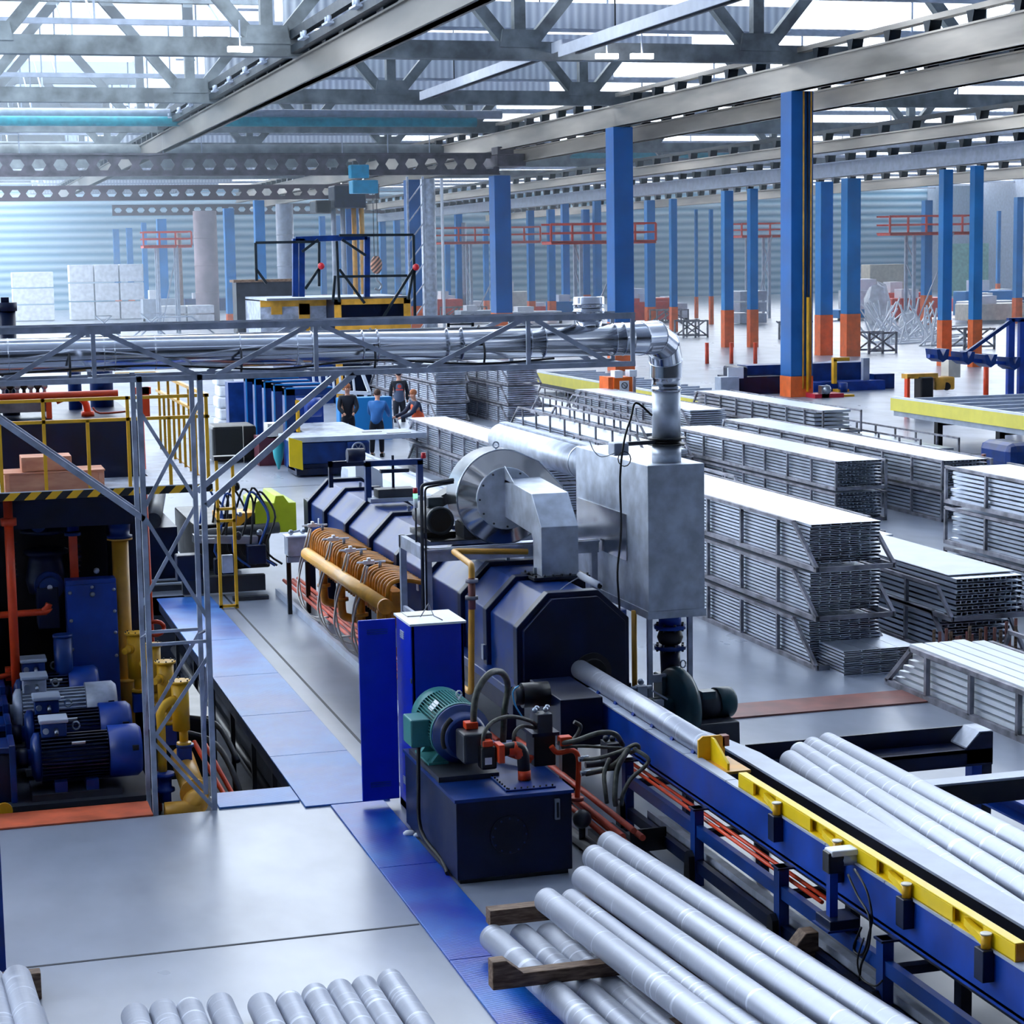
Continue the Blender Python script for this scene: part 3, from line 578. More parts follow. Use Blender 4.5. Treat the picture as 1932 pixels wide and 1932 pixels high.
b0=Q(784,958,Y=21.6); pt(t,'white_base',MB().cyl(b0,b0+V((0,0,.11)),.025,12),white); pt(t,'green_lens',MB().cyl(b0+V((0,0,.11)),b0+V((0,0,.16)),.026,12),greenl); pt(t,'red_lens',MB().cyl(b0+V((0,0,.16)),b0+V((0,0,.225)),.026,12),redl)
pt(t,'bracket',MB().cyl(b0,(b0.x,21.6,2.07),.012,6),dgrey)
p1,p2,p3=V((Q(797,1165,Y=20.9).x,20.9,.0)),Q(795,915,Y=20.9),Q(856,905,Y=20.9)
one('conduit_pipe',MB().tube([p1,p2,p3],.02,8,bend=.05).tube([p1+V((.04,0,0)),p2+V((.04,0,-.03)),p3+V((0,0,-.03))],.012,8,bend=.05),dgrey,'thin dark double conduit rising past the fan motor','pipe')
# yellow gas pipe
a=[Q(1000,1030,Y=20.6),Q(855,1040,Y=20.9),Q(890,1062,Y=19.6),Q(891,1300,Y=19.6)]
a=[V((6.2,20.75,2.02)),Q(855,1040,Y=20.7),Q(890,1066,Y=19.2),Q(889,1308,Y=19.2),Q(872,1295,Y=19.5)]
t=T('gas_pipe','yellow gas pipe with dark flanges bending over the furnace side','pipe',(a[3].x,19.2,0))
pt(t,'pipe',MB().tube(a,.032,12,bend=.08),gasyel)
for py in (1096,1128): q=Q(890,py,Y=19.2); pt(t,'flange',MB().cyl(q-V((0,0,.015)),q+V((0,0,.02)),.065,14),rackm)
q=Q(890,1112,Y=19.2); pt(t,'valve',MB().cyl(q-V((0,0,.2)),q+V((0,0,.12)),.038,12),rust)
q=Q(872,1295,Y=19.5); pt(t,'pipe_foot',MB().cyl(q,(q.x,q.y,0),.03,8),navyd)
# ---------------------------------------------------------------- exhaust box
t=T('exhaust_box','tall galvanised sheet-metal exhaust box beside the fan','exhaust box',(7.46,20.7,0))
pt(t,'casing',MB().b(7.14,7.77,19.5,21.9,1.50,3.035),galv,bevel=.006); pt(t,'bottom_band',MB().b(7.13,7.78,19.49,21.91,1.42,1.50),galv); pt(t,'back_door',MB().b(7.128,7.14,20.15,21.85,1.95,2.45),brushed,label='burnished darker patch plate')
for x,y in ((7.15,19.55),(7.15,21.8)): pt(t,'leg',MB().b(x,x+.05,y,y+.05,0,1.42),galvd)
pt(t,'leg_brace',MB().b(7.2,7.62,19.6,19.65,.72,.8),galvd); pt(t,'leg',MB().b(7.62,7.67,19.6,19.65,0,1.45),galvd)
t=T('round_duct','fat round galvanised duct joining the back of the exhaust box','duct',(7.42,23.9,2.7)); pt(t,'tube',MB().cyl((7.38,21.9,2.80),(7.38,25.8,2.80),.2,28),galv); pt(t,'seam',MB().cyl((7.38,22.3,2.80),(7.38,22.35,2.80),.206,28),steel); pt(t,'top_flange',MB().b(7.34,7.46,21.9,25.8,3.0,3.02),galvd)
# stack with damper & elbow
cxs,cys=7.455,19.78
t=T('exhaust_stack','stainless exhaust stack rising from the box to a segmented elbow and long horizontal duct','stack',(cxs,cys,3.035))
pt(t,'lower_stub',MB().cyl((cxs,cys,3.035),(cxs,cys,3.22),.155,28),galv)
pt(t,'damper_ring',MB().lathe((cxs,cys,3.22),(0,0,1),[(0,.2),(.015,.2),(.02,.16),(.06,.16),(.065,.2),(.08,.2)],28),black,label='dark double flange')
pt(t,'riser',MB().cyl((cxs,cys,3.30),(cxs,cys,3.80),.15,28),galv)
pt(t,'coupling',MB().lathe((cxs,cys,3.78),(0,0,1),[(0,.155),(.02,.165),(.04,.155),(.13,.155),(.15,.168),(.17,.155)],28),stain)
zd=4.36; R=.165
def mitre(pl,r,m,name,seg_rings=True):
    pt(t,name,MB().tube(pl,r,28),m)
pl=[V((cxs,cys,3.93)),V((cxs,cys,4.10)),V((cxs-.07,cys-.10,4.27)),V((cxs-.25,cys-.30,4.36)),V((7.0,19.34,zd)),V((6.86,19.3,zd))]
def ring(i,r,n=28):
    a=(pl[min(i+1,len(pl)-1)]-pl[i]).normalized() if i<len(pl)-1 else (pl[i]-pl[i-1]).normalized(); b=(pl[i]-pl[i-1]).normalized() if i>0 else a
    nrm=(a+b).normalized(); u=V((1,-1,0)).normalized(); u=(u-nrm*u.dot(nrm)).normalized(); w_=nrm.cross(u); k=1/max(.8,a.dot(nrm))
    side=(a-b); side=side.normalized() if side.length>.01 else u; out=[]
    for j in range(n):
        th=2*PI*j/n; v=u*math.cos(th)+w_*math.sin(th); v=v+side*v.dot(side)*(k-1); out.append(pl[i]+v*r)
    return out
for i in range(len(pl)-1):
    r0=.172; A=ring(i,r0); B=ring(i+1,r0 if i<4 else R); n=28
    pt(t,'elbow_segment',MB().add(A+B,[(j,(j+1)%n,n+(j+1)%n,n+j) for j in range(n)],True),stain)
    if 0<i: pt(t,'seam_ring',MB().tube(A+[A[0]],.006,6),stain)
pt(t,'reducer',MB().cyl((6.75,19.3,zd),(7.1,19.34,zd-.05),.15,26,.12),stain)
pt(t,'horizontal_duct',MB().cyl((-6,19.3,zd),(6.9,19.3,zd),R,32),stain)
for x in (.6,.75,1.62,1.72,2.1,2.9,3.45,3.6,4.1,4.25,4.95,5.1,5.8,5.95,6.7,6.8): pt(t,'seam_ring',MB().lathe((x,19.3,zd),(1,0,0),[(0,R),(.006,R+.006),(.012,R)],28,False),stain)
pt(t,'side_branch',MB().cyl((6.45,19.3,zd),(6.45,19.3,4.60),.10,26,.15),stain)
pt(t,'open_socket',MB().lathe((6.45,19.3,4.56),(0,0,1),[(0,.158),(.02,.17),(.03,.158),(.08,.158),(.09,.17),(.1,.158),(.15,.158),(.16,.17),(.17,.158),(.23,.158),(.235,.15),(.1,.145)],28),stain)
t=T('damper_actuator','small grey actuator box on an arm beside the stack flange','actuator',Q(1165,855,Y=19.6))
a=Q(1165,842,Y=19.6); pt(t,'box',MB().b(a.x-.07,a.x+.09,19.5,19.7,a.z-.09,a.z+.04),galvd,bevel=.01); pt(t,'arm',MB().bar((a.x+.08,19.6,a.z+.02),(cxs-.16,19.7,3.26),.05,.04),dgrey)
pts=[Q(*p,Y=19.42) for p in ((1230,784),(1200,760),(1190,790),(1178,830),(1170,900),(1172,1000),(1165,1080),(1169,1155),(1168,1250))]
pt(t,'cable',MB().tube(pts,.012,8,5),black); pt(t,'cable_loop',MB().tube([Q(1178+12*math.cos(q),866+14*math.sin(q),Y=19.42) for q in [k*PI/6 for k in range(13)]],.006,6),black)
pt(t,'thin_wire',MB().tube([Q(*p,Y=19.5) for p in ((1112,830),(1120,850),(1135,862),(1160,855))],.005,6,4),steel)
# flanged drop, blower
t=T('exhaust_drop','blue flanged pipe with round rubber bellows under the exhaust box','pipe',(7.47,19.9,.8))
x,y=7.47,19.75
pt(t,'upper_pipe',MB().cyl((x,y,1.30),(x,y,1.42),.12,20),beamblue); pt(t,'flange',MB().cyl((x,y,1.26),(x,y,1.30),.17,20),beamblue); pt(t,'bellows',MB().lathe((x,y,1.08),(0,0,1),[(0,.08),(.03,.12),(.09,.14),(.15,.12),(.18,.08)],24),rubber)
pt(t,'flange',MB().cyl((x,y,1.04),(x,y,1.08),.17,20),navy); pt(t,'lower_pipe',MB().cyl((x,y,.75),(x,y,1.04),.1,20,.11),navyd)
bl=MB()
for k in range(8): a=2*PI*k/8; bl.cyl((x+.145*math.cos(a),y+.145*math.sin(a),1.24),(x+.145*math.cos(a),y+.145*math.sin(a),1.32),.014,6).cyl((x+.145*math.cos(a),y+.145*math.sin(a),1.02),(x+.145*math.cos(a),y+.145*math.sin(a),1.1),.014,6)
pt(t,'bolts',bl,dgrey)
dkt=mat('blower_green','#123c44',.35,var=.2)
t=T('blower','dark green-blue round blower with grey motor standing on the floor right of the furnace','blower',(7.47,19.5,0)); dz_=-.08
q=V((7.45,19.45,.5))
prof=[(0,.12),(.03,.40),(.07,.43),(.13,.43),(.19,.38),(.24,.17)]
pt(t,'housing',MB().lathe((7.36,19.5,.46),(1,.12,0),prof,36),dkt); pt(t,'outlet',MB().b(7.32,7.56,19.58,19.88,.40,.78),dkt,bevel=.02)
pt(t,'suction_tube',MB().cyl((7.06,19.46,.46),(7.45,19.5,.46),.13,20),dkt); pt(t,'suction_mouth',MB().cyl((7.05,19.459,.46),(7.06,19.46,.46),.115,20),holeshade)
pt(t,'valve_handle',MB().b(7.15,7.25,19.36,19.46,.52,.58).bar((7.14,19.4,.68),(7.3,19.4,.58),.05,.02),lgrey)
pt(t,'motor',MB().lathe((7.66,19.52,.46),(1,.12,0),[(0,.15),(.32,.15)],24),dgrey); pt(t,'motor_cowl',MB().lathe((7.9,19.55,.46),(1,.12,0),[(0,.165),(.17,.165),(.2,.14)],24),dkt)
pt(t,'terminal_box',MB().b(7.7,7.85,19.4,19.55,.54,.62),dkt); pt(t,'lifting_eye',MB().tube([(7.52+.03*math.cos(k),19.5,.92+.04*math.sin(k)) for k in [j*PI/5 for j in range(11)]],.008,6),steel)
pt(t,'base',MB().prism([(19.2,0),(19.22,.32),(19.8,.32),(19.82,0)],'X',7.58,8.05),dgrey,bevel=.02); pt(t,'base',MB().b(7.3,7.6,19.3,19.7,0,.16),dgrey)
one('gas_pipe',MB().cyl((7.12,19.9,0),(7.12,19.9,1.45),.03,12),gasyel,'straight yellow gas riser between the furnace end and the blower','pipe')
one('air_pipe',MB().tube([(6.92,19.75,1.5),(6.92,19.75,.55),(6.95,19.6,.4),(6.6,19.4,.35)],.06,14,bend=.12),navy,'dark-blue curved air pipe at the right of the furnace end','pipe')
one('regulator',MB().b(6.78,6.88,18.85,18.95,.72,.86).sph((6.83,18.9,.9),.035).cyl((6.72,18.9,.84),(6.94,18.9,.84),.02),steel,'small metal regulator with red cap beside the billet','regulator')
# ---------------------------------------------------------------- cabinet
t=T('electrical_cabinet','bright royal-blue electrical cabinet with its door swung open to the left','cabinet',(4.45,18.1,0))
x0,x1,y0,y1,zc=4.19,4.69,17.8,18.42,1.84
pt(t,'carcass',MB().b(x0,x0+.03,y0,y1,0,zc).b(x1-.03,x1,y0,y1,0,zc).b(x0,x1,y0,y0+.03,0,zc).b(x0,x1,y0,y1,0,.08),cabblue,bevel=.004)
pt(t,'mounting_plate',MB().b(x0+.03,x1-.03,y0+.03,y0+.2,.08,zc),lgrey)
pt(t,'roof_plate',MB().b(x0-.02,x1+.02,y0-.02,y1+.02,zc,zc+.02),white); pt(t,'cardboard',MB().b(x0+.05,x0+.3,y1-.25,y1-.02,zc+.02,zc+.03),cream)
dr=pt(t,'door',MB().b(3.81,4.17,18.36,18.39,.07,zc-.02),cabblue,bevel=.006)
for z in (1.70,.22): 
    v=MB()
    for k in range(3): v.b(3.89,4.09,18.353,18.36,z-.02+k*.02,z-.012+k*.02)
    pt(dr,'vent',v,beamblue)
v=MB()
for z in (1.66,.25):
    for k in range(4): v.b(4.183,4.19,18.1,18.25,z+k*.02,z+.012+k*.02)
pt(t,'side_vent',v,lgrey); pt(t,'latch',MB().b(4.18,4.19,17.82,17.85,.95,1.0).b(4.18,4.19,17.82,17.85,1.3,1.34),steel)
pt(t,'wire_hook',MB().tube([(4.35,18.1,zc+.03),(4.32,17.95,zc+.06),(4.42,18.05,zc+.16),(4.45,17.98,zc+.05),(4.5,17.85,zc+.03)],.006,6),rackm)
# ---------------------------------------------------------------- hydraulic unit
t=T('hydraulic_power_unit','dark-blue hydraulic tank with teal motor, pump and valve block on top','hydraulic unit',(4.56,16.7,0))
X0,X1,Y0_,Y1_,ZT=4.06,5.07,15.77,17.62,.73
pt(t,'tank',MB().b(X0,X1,Y0_,Y1_,.04,ZT),navyd,bevel=.006); pt(t,'top_rim',MB().b(X0-.015,X1+.015,Y0_-.015,Y1_+.015,ZT-.025,ZT+.004),navy)
pt(t,'plinth',MB().b(X0+.03,X1-.03,Y0_+.03,Y1_-.03,0,.04),black)
q=Q(962,1576,Y=15.75); mh_=pt(t,'manhole_cover',MB().lathe((q.x,15.77,q.z),(0,-1,0),[(0,.165),(.015,.165),(.02,.155)],36),navyd,bevel=.003)
bl=MB()
for k in range(12): a=2*PI*k/12; bl.cyl((q.x+.145*math.cos(a),15.755,q.z+.145*math.sin(a)),(q.x+.145*math.cos(a),15.74,q.z+.145*math.sin(a)),.008,6)
pt(mh_,'cover_bolts',bl,navy)
q=Q(1051,1526,Y=15.76); lg_=pt(t,'level_gauge',MB().b(q.x-.022,q.x+.022,15.74,15.77,q.z-.09,q.z+.09),steel,bevel=.004); pt(lg_,'gauge_glass',MB().b(q.x-.01,q.x+.01,15.735,15.745,q.z-.07,q.z+.06),black)
mz=ZT+.33; mx=4.36
pt(t,'motor_bed',MB().b(mx-.3,mx+.24,16.35,17.45,ZT,ZT+.05),dgrey); 
MR=.255
mb_=pt(t,'motor_body',MB().lathe((mx,16.75,mz),(0,1,0),[(0,MR*.9),(.62,MR*.9)],32),teal)
for k in range(60):
    a=2*PI*k/60; r0,r1=MR*.88,MR*1.0
    pt(mb_,'cooling_fin',MB().bar((mx+(r0+r1)/2*math.cos(a),16.78,mz+(r0+r1)/2*math.sin(a)),(mx+(r0+r1)/2*math.cos(a),17.34,mz+(r0+r1)/2*math.sin(a)),.007,r1-r0+.02,up=(math.cos(a),0,math.sin(a))),teal)
pt(t,'rear_cowl',MB().lathe((mx,17.33,mz),(0,1,0),[(0,MR*1.03),(.17,MR*1.03),(.22,MR*.85)],36),teal,bevel=.004)
pt(t,'front_ring',MB().lathe((mx,16.78,mz),(0,-1,0),[(0,MR*1.05),(.05,MR*1.05),(.05,MR*.9)],36),teal)
pt(t,'bell_housing',MB().lathe((mx,16.73,mz),(0,-1,0),[(0,MR*1.03),(.04,MR*1.03),(.05,MR*.82),(.16,MR*.78),(.2,MR*.66)],36),navy)
pt(t,'housing_window',MB().tube([(mx-.2*math.sin(a)*.9-.01,16.585,mz+.2*math.cos(a)) for a in [.6+k*.2 for k in range(8)]],.03,8),holeshade)
pt(t,'motor_foot',MB().prism([(mx-.26,ZT+.05),(mx-.14,ZT+.2),(mx-.1,ZT+.2),(mx-.12,ZT+.05)],'Y',16.8,16.86).prism([(mx-.26,ZT+.05),(mx-.14,ZT+.2),(mx-.1,ZT+.2),(mx-.12,ZT+.05)],'Y',17.2,17.26).b(mx-.28,mx-.1,16.78,17.3,ZT+.05,ZT+.07),teal)
pt(t,'terminal_box',MB().b(mx-.42,mx-.24,16.85,17.15,mz-.13,mz+.12),teal,bevel=.015,label='teal terminal box'); pt(mb_,'name_plate',MB().bar((mx-.165,16.95,mz+.2),(mx-.165,17.09,mz+.2),.1,.006,up=(-.7,0,.7)),paper)
pt(t,'eye_bolt',MB().tube([(mx+.05+.025*math.cos(a),16.95,mz+.3+.03*math.sin(a)) for a in [k*PI/5 for k in range(11)]],.008,6).cyl((mx+.05,16.95,mz+.22),(mx+.05,16.95,mz+.275),.012),white)
px_,py_=4.50,16.33
pt(t,'pump',MB().b(mx-.1,mx+.16,16.25,16.53,mz-.16,mz+.1),dgrey,bevel=.02); ph_=pt(t,'pump_head',MB().b(mx+.03,mx+.17,16.15,16.3,mz-.2,mz),black,bevel=.02); pt(ph_,'pump_label',MB().b(mx+.06,mx+.12,16.143,16.15,mz-.15,mz-.09),paper)
pt(t,'port_flange',MB().b(mx-.03,mx+.08,16.42,16.53,mz+.1,mz+.16),orange,bevel=.006); pt(t,'port_flange',MB().b(mx+.05,mx+.14,16.16,16.26,mz+.0,mz+.05),orange,bevel=.006); pt(t,'side_flange',MB().b(mx+.17,mx+.225,16.1,16.26,mz-.14,mz+.02),orange,bevel=.006)
e=[(mx+.32,16.2,mz-.06),(mx+.62,16.2,mz-.06),(mx+.64,16.2,ZT+.02)]
e=[V(p) for p in e]; q=Q(993,1478,Y=16.1); ex,ez=q.x,q.z
pt(t,'suction_elbow',MB().tube([(mx+.22,16.2,mz-.05),(ex,16.2,mz-.03),(ex,16.15,ZT+.02)],.055,18,bend=.13),black)
pt(t,'orange_band',MB().cyl((mx+.28,16.2,mz-.047),(mx+.36,16.2,mz-.045),.0565,18),orange); pt(t,'orange_band',MB().cyl((ex,16.152,ZT+.02),(ex,16.155,ZT+.1),.0565,18),orange)
pt(t,'orange_band',MB().tube([(ex-.09,16.2,mz-.035),(ex-.03,16.197,mz-.06),(ex-.005,16.19,mz-.12)],.0575,18,4),orange)
cp_=pt(t,'cover_plate',MB().b(4.52,4.96,15.86,16.4,ZT,ZT+.02),navy,bevel=.004,label='bolted steel cover plate')
bl=MB()
for k in range(8): bl.cyl((4.55+k*.055,15.88,ZT+.02),(4.55+k*.055,15.88,ZT+.035),.008,6)
for k in range(7): bl.cyl((4.54,15.9+k*.075,ZT+.02),(4.54,15.9+k*.075,ZT+.035),.008,6)
pt(cp_,'plate_bolts',bl,black)
vb=Q(1022,1400,Y=16.6)
pt(t,'valve_block',MB().b(vb.x-.07,vb.x+.13,16.6,16.85,ZT,vb.z+.08),black,bevel=.01); pt(t,'valve_stack',MB().b(vb.x-.05,vb.x+.09,16.55,16.7,vb.z+.08,vb.z+.26),dgrey,bevel=.01); pt(t,'valve_plate',MB().b(vb.x-.10,vb.x+.15,16.55,16.9,vb.z+.06,vb.z+.09),navyd)
kn=MB()
for dx,dy in ((-.06,0),(-.02,.07),(.04,0),(.08,.08)): kn.sph((vb.x+dx,16.6+dy,vb.z+.29),.026,10)
pt(t,'valve_knobs',kn,steel); pt(t,'pressure_port',MB().b(vb.x+.13,vb.x+.24,16.46,16.56,vb.z-.02,vb.z+.06),orange,bevel=.006)
pt(t,'motor_cable',MB().tube([(mx-.34,16.9,mz-.12),(mx-.36,16.85,.6),(mx-.36,16.8,.2),(mx-.3,16.3,.06),(mx-.33,16.0,.04)],.018,8,4),rubber)
def hose(pp,Y,r,name='hose',m=None,par=None,lab=None):
    ys=Y if isinstance(Y,list) else [Y]*len(pp)
    return pt(par or t,name,MB().tube([Q(p[0],p[1],Y=y) for p,y in zip(pp,ys)],r,10,6),m or hosem)
hose([(895,1388),(894,1340),(902,1300),(925,1270),(948,1270),(958,1295),(952,1340),(950,1380),(949,1400)],[16.47,16.47,16.5,16.6,16.8,17,17,17,17],.03)
hose([(912,1415),(913,1385),(930,1362),(962,1352),(1000,1360),(1012,1370)],[16.2,16.2,16.3,16.4,16.5,16.6],.018)
hose([(972,1415),(970,1385),(985,1370),(1010,1374)],[16.4,16.4,16.5,16.6],.017)
for p_ in ((895,1384,16.47),(912,1413,16.2),(972,1412,16.4)):
    q=Q(p_[0],p_[1],Y=p_[2]); pt(t,'hose_fitting',MB().cyl(q-V((0,0,.04)),q+V((0,0,.05)),.03 if p_[0]==895 else .02,10),steel)
pt(t,'orange_pipe',MB().tube([Q(*p,Y=16.5) for p in ((1040,1408),(1052,1420),(1080,1416),(1091,1430),(1091,1470),(1089,1505))],.024,12,4),orange); q=Q(1089,1508,Y=16.5); pt(t,'orange_flange',MB().cyl(q-V((0,0,.01)),q+V((0,0,.02)),.06,14),salmon)
pt(t,'return_pipe',MB().tube([Q(930,1405,Y=17),Q(960,1418,Y=16.8),Q(1005,1430,Y=16.6)],.022,10).tube([Q(935,1412,Y=17),Q(965,1425,Y=16.8),Q(1000,1436,Y=16.6)],.022,10),orange)
q=Q(1098,1545,Y=16.4); one('accumulator',MB().sph(q,.085,16).cyl((q.x,16.4,0),(q.x,16.4,q.z),.03,10),dgrey,'dark round accumulator standing right of the hydraulic tank','accumulator')
# hose bundle to the conveyor
hb=T('hose_bundle','tangle of braided grey hydraulic hoses looping from the tank to the conveyor','hoses',Q(1180,1520,Y=15.9))
for pp,Y,r in (([(1055,1402),(1085,1398),(1130,1383),(1160,1385),(1175,1405)],[16.5,16.4,16.3,16.3,16.4],.023),([(1060,1410),(1100,1408),(1140,1410),(1175,1412)],[16.5,16.4,16.4,16.4],.014),
  ([(1098,1433),(1130,1430),(1170,1418),(1198,1405),(1205,1412),(1190,1420)],[16.4,16.3,16.2,16.1,16.1,16.2],.018),([(1105,1460),(1140,1452),(1165,1438),(1185,1415),(1165,1450),(1160,1500),(1162,1520)],[16.4,16.3,16.2,16.1,16.1,16.0,16.0],.024),
  ([(1195,1412),(1222,1430),(1218,1445),(1190,1470),(1175,1500),(1172,1520)],[16.1,16.0,16.0,16,16,16],.018),([(1150,1432),(1140,1460),(1142,1490),(1145,1515)],[16.3,16.2,16.1,16.1],.02),([(1083,1362),(1095,1370),(1090,1385),(1078,1400)],[17,17,17,17],.02)):
    hose(pp,Y,r,par=hb)
for p_ in ((1062,1403,16.5),(1104,1459,16.4),(1100,1432,16.4)):
    q=Q(p_[0],p_[1],Y=p_[2]); pt(hb,'hose_fitting',MB().cyl(q-V((.04,0,0)),q+V((.05,0,.01)),.024,10),steel)
pt(hb,'clamp_plate',MB().b(5.62,5.95,15.85,15.87,.1,.3),black)
for k,(x,z) in enumerate(((5.50,.30),(5.60,.34),(5.48,.20),(5.68,.27),(5.60,.18))): one('hydraulic_pipe',MB().cyl((x,19.2,z),(x,15.7,z),.028,10),salmon,'salmon hydraulic pipe between tank and conveyor, %s'%['upper left','topmost','lower left','nearest the conveyor','lowest'][k],'pipe')
# drive box behind
q=Q(1003,1330,Y=17.9)
t=T('pump_drive','black box with round black motor against the furnace end, blue cable','drive',(5.55,18.2,0))
pt(t,'box',MB().b(5.56,5.98,17.6,18.6,.62,1.08),navyd,bevel=.01); pt(t,'stand',MB().b(5.6,5.7,17.7,17.8,0,.62).b(5.85,5.95,18.3,18.4,0,.62),black)
q=Q(988,1312,Y=18.0); pt(t,'motor',MB().cyl((5.30,18.0,q.z),(5.56,18.0,q.z),.12,20),black); pt(t,'motor_cap',MB().cyl((5.22,18.0,q.z),(5.31,18.0,q.z),.09,20),dgrey)
pt(t,'blue_cable',MB().tube([Q(*p,Y=17.6) for p in ((979,1294),(968,1305),(972,1330),(985,1352))],.008,6,4),mat('cyan_cable','#40a8e0',.4,var=0))
one('valve_group',MB().b(5.78,5.9,16.9,17.1,.55,.8).sph((5.8,17,.83),.03).sph((5.87,17.02,.82),.03).cyl((5.6,17,.6),(5.85,17,.6),.03),dgrey,'small dark valve group in front of the black drive box','valve')
# ================================================================ charging conveyor
t=T('charging_conveyor','long dark-blue charging conveyor with two side beams leading into the furnace','conveyor',(6.3,13,0))
YA=6.5
pt(t,'near_beam',MB().b(6.03,6.09,YA,18.7,.68,.985).b(6.03,6.1,YA,18.7,.66,.7),beamblue)
cap=MB(); y=18.4
while y>YA:
    cap.b(6.02,6.115,y-.93,y-.012,.985,1.0); y-=.93
pt(t,'beam_cap',cap,lgrey,label='worn light-grey wear strip in segments')
pt(t,'far_beam',MB().b(6.50,6.56,YA,18.3,.62,.93),black); pt(t,'far_plate',MB().b(6.50,6.72,YA,15.6,.93,.95).prism([(6.5,15.6),(6.72,15.6),(6.64,16.2),(6.52,16.7),(6.5,16.7)],'Z',.93,.95),lgrey,label='worn pale top plate')
pt(t,'trough_floor',MB().b(6.1,6.5,YA,18.7,.62,.64),black); rl=MB(); 
for k in range(22):
    y=18.2-k*.55
    if y>15.4: rl.cyl((6.1,y,.93),(6.3,y,.90),.03,10)
pt(t,'rollers',rl,dgrey,kind='stuff')
for k in range(6): 
    y=18.1-k*.5; pt(t,'guide_lug',MB().prism([(6.09,1.0),(6.115,1.06),(6.13,1.06),(6.13,1.0)],'Y',y-.03,y+.03),beamblue)
for k,y in enumerate((16.85,15.14,13.43,11.74,10.05,8.4)):
    pt(t,'post',MB().b(5.915,5.995,y-.05,y+.05,0,.66),navy); pt(t,'post',MB().b(6.5,6.58,y-.05,y+.05,0,.62),navyd)
    pt(t,'post_head',MB().b(5.9,6.5,y-.06,y+.06,.645,.66),navyd); pt(t,'cross_tie',MB().b(5.99,6.5,y-.04,y+.04,.40,.46),navyd); pt(t,'foot_clip',MB().prism([(y-.07,.04),(y-.05,.26),(y,.3),(y+.05,.26),(y+.07,.04)],'X',5.86,5.91),black)
pt(t,'middle_rail',MB().b(5.93,5.985,YA,16.8,.42,.52),navy); pt(t,'lower_rail',MB().b(5.93,5.985,YA,16.8,.12,.22),navyd); pt(t,'far_rail',MB().b(6.5,6.56,YA,16.8,.3,.4),navyd)
pt(t,'cable_tray',MB().b(6.05,6.2,YA,16.6,.16,.18).b(6.05,6.06,YA,16.6,.16,.24),galvd); pt(t,'chain_tube',MB().cyl((6.16,YA,.60),(6.16,17,.60),.045,12),dgrey)
for k in range(2): one('hydraulic_pipe',MB().cyl((6.04+.05*k,17.2,.535+.012*k),(6.04+.05*k,12.9,.535+.012*k),.016,8),orange,'thin orange pipe under the conveyor beam, %s of two'%('outer' if k==0 else 'inner'),'pipe')
# yellow pusher bar
t=T('yellow_pusher','long yellow guide bar with four swinging arms clamped on the conveyor','guide bar',(6.2,12.6,.93))
ya,yb=10.22,14.45
pt(t,'bar_top',MB().b(6.035,6.105,ya,yb,1.105,1.117),pyellow,bevel=.004); pt(t,'bar_back',MB().b(6.085,6.105,ya,yb,1.0,1.105),pyellow)
gaps=[(14.05,13.88),(12.92,12.78),(11.98,11.86),(11.06,10.96)]; 
f=MB(); last=yb
for g0,g1 in ((14.15,13.72),(13.1,12.68),(12.03,11.64),(10.98,10.6)):
    f.b(6.035,6.055,g0,last,1.0,1.105); last=g1
f.b(6.035,6.055,ya,last,1.0,1.105); pt(t,'bar_face',f,pyellow,bevel=.003); pt(t,'bar_bottom',MB().b(6.035,6.105,ya,yb,.999,1.008),pyellow); pt(t,'bar_end',MB().b(6.04,6.10,ya-.005,ya,1.005,1.11),amber)
for k,y in enumerate((13.62,12.57,11.53,10.50)):
    pt(t,'arm',MB().prism([(6.05,y+.36),(6.08,y+.36),(6.03,y+.02),(5.99,y-.02),(5.975,y+.02)],'Z',1.02,1.07),pyellow); pv_=pt(t,'pivot',MB().cyl((6.0,y,1.0),(6.0,y,1.085),.03,16),yellow); pt(pv_,'pivot_pin',MB().cyl((6.0,y,1.085),(6.0,y,1.095),.036,16),cream)
    pt(t,'clamp_block',MB().b(5.95,6.03,y-.055,y+.055,.80,1.0),navyd,bevel=.005)
t=T('pusher_drive','grey electric actuator with cables on a bracket beside the yellow bar','actuator',(5.9,12.5,.6))
a=Q(1585,1620,X=5.93)
pt(t,'housing',MB().b(5.82,5.94,a.y-.05,a.y+.06,a.z-.09,a.z+.06),black,bevel=.01); pt(t,'cover',MB().b(5.84,6.06,a.y-.06,a.y+.07,a.z+.03,a.z+.075),white,bevel=.012); pt(t,'drum',MB().cyl((5.93,a.y,a.z),(6.08,a.y,a.z-.01),.05,18),galv)
pt(t,'post',MB().b(5.84,5.9,a.y-.03,a.y+.03,.62,a.z-.08),beamblue); pt(t,'bracket',MB().b(5.80,6.03,a.y-.12,a.y+.12,.55,.62),navyd,bevel=.006); pt(t,'bracket_flange',MB().b(5.78,6.03,a.y-.13,a.y+.13,.54,.555),navy)
pt(t,'cable',MB().tube([Q(*p,X=5.9) for p in ((1600,1650),(1618,1690),(1640,1730),(1640,1780),(1625,1820),(1622,1850))],.009,6,5),black)
pt(t,'cable',MB().tube([Q(*p,X=5.92) for p in ((1612,1640),(1635,1680),(1645,1730),(1640,1760),(1628,1800),(1610,1790),(1625,1750))],.009,6,5),black); pt(t,'cable',MB().tube([Q(*p,X=5.9) for p in ((1630,1770),(1618,1810),(1625,1845),(1650,1860),(1665,1850))],.007,6,5),rubber)
t=T('billet_stop','yellow stop bracket with gusset at the outer end of the billet','stop',(6.2,15.5,.95))
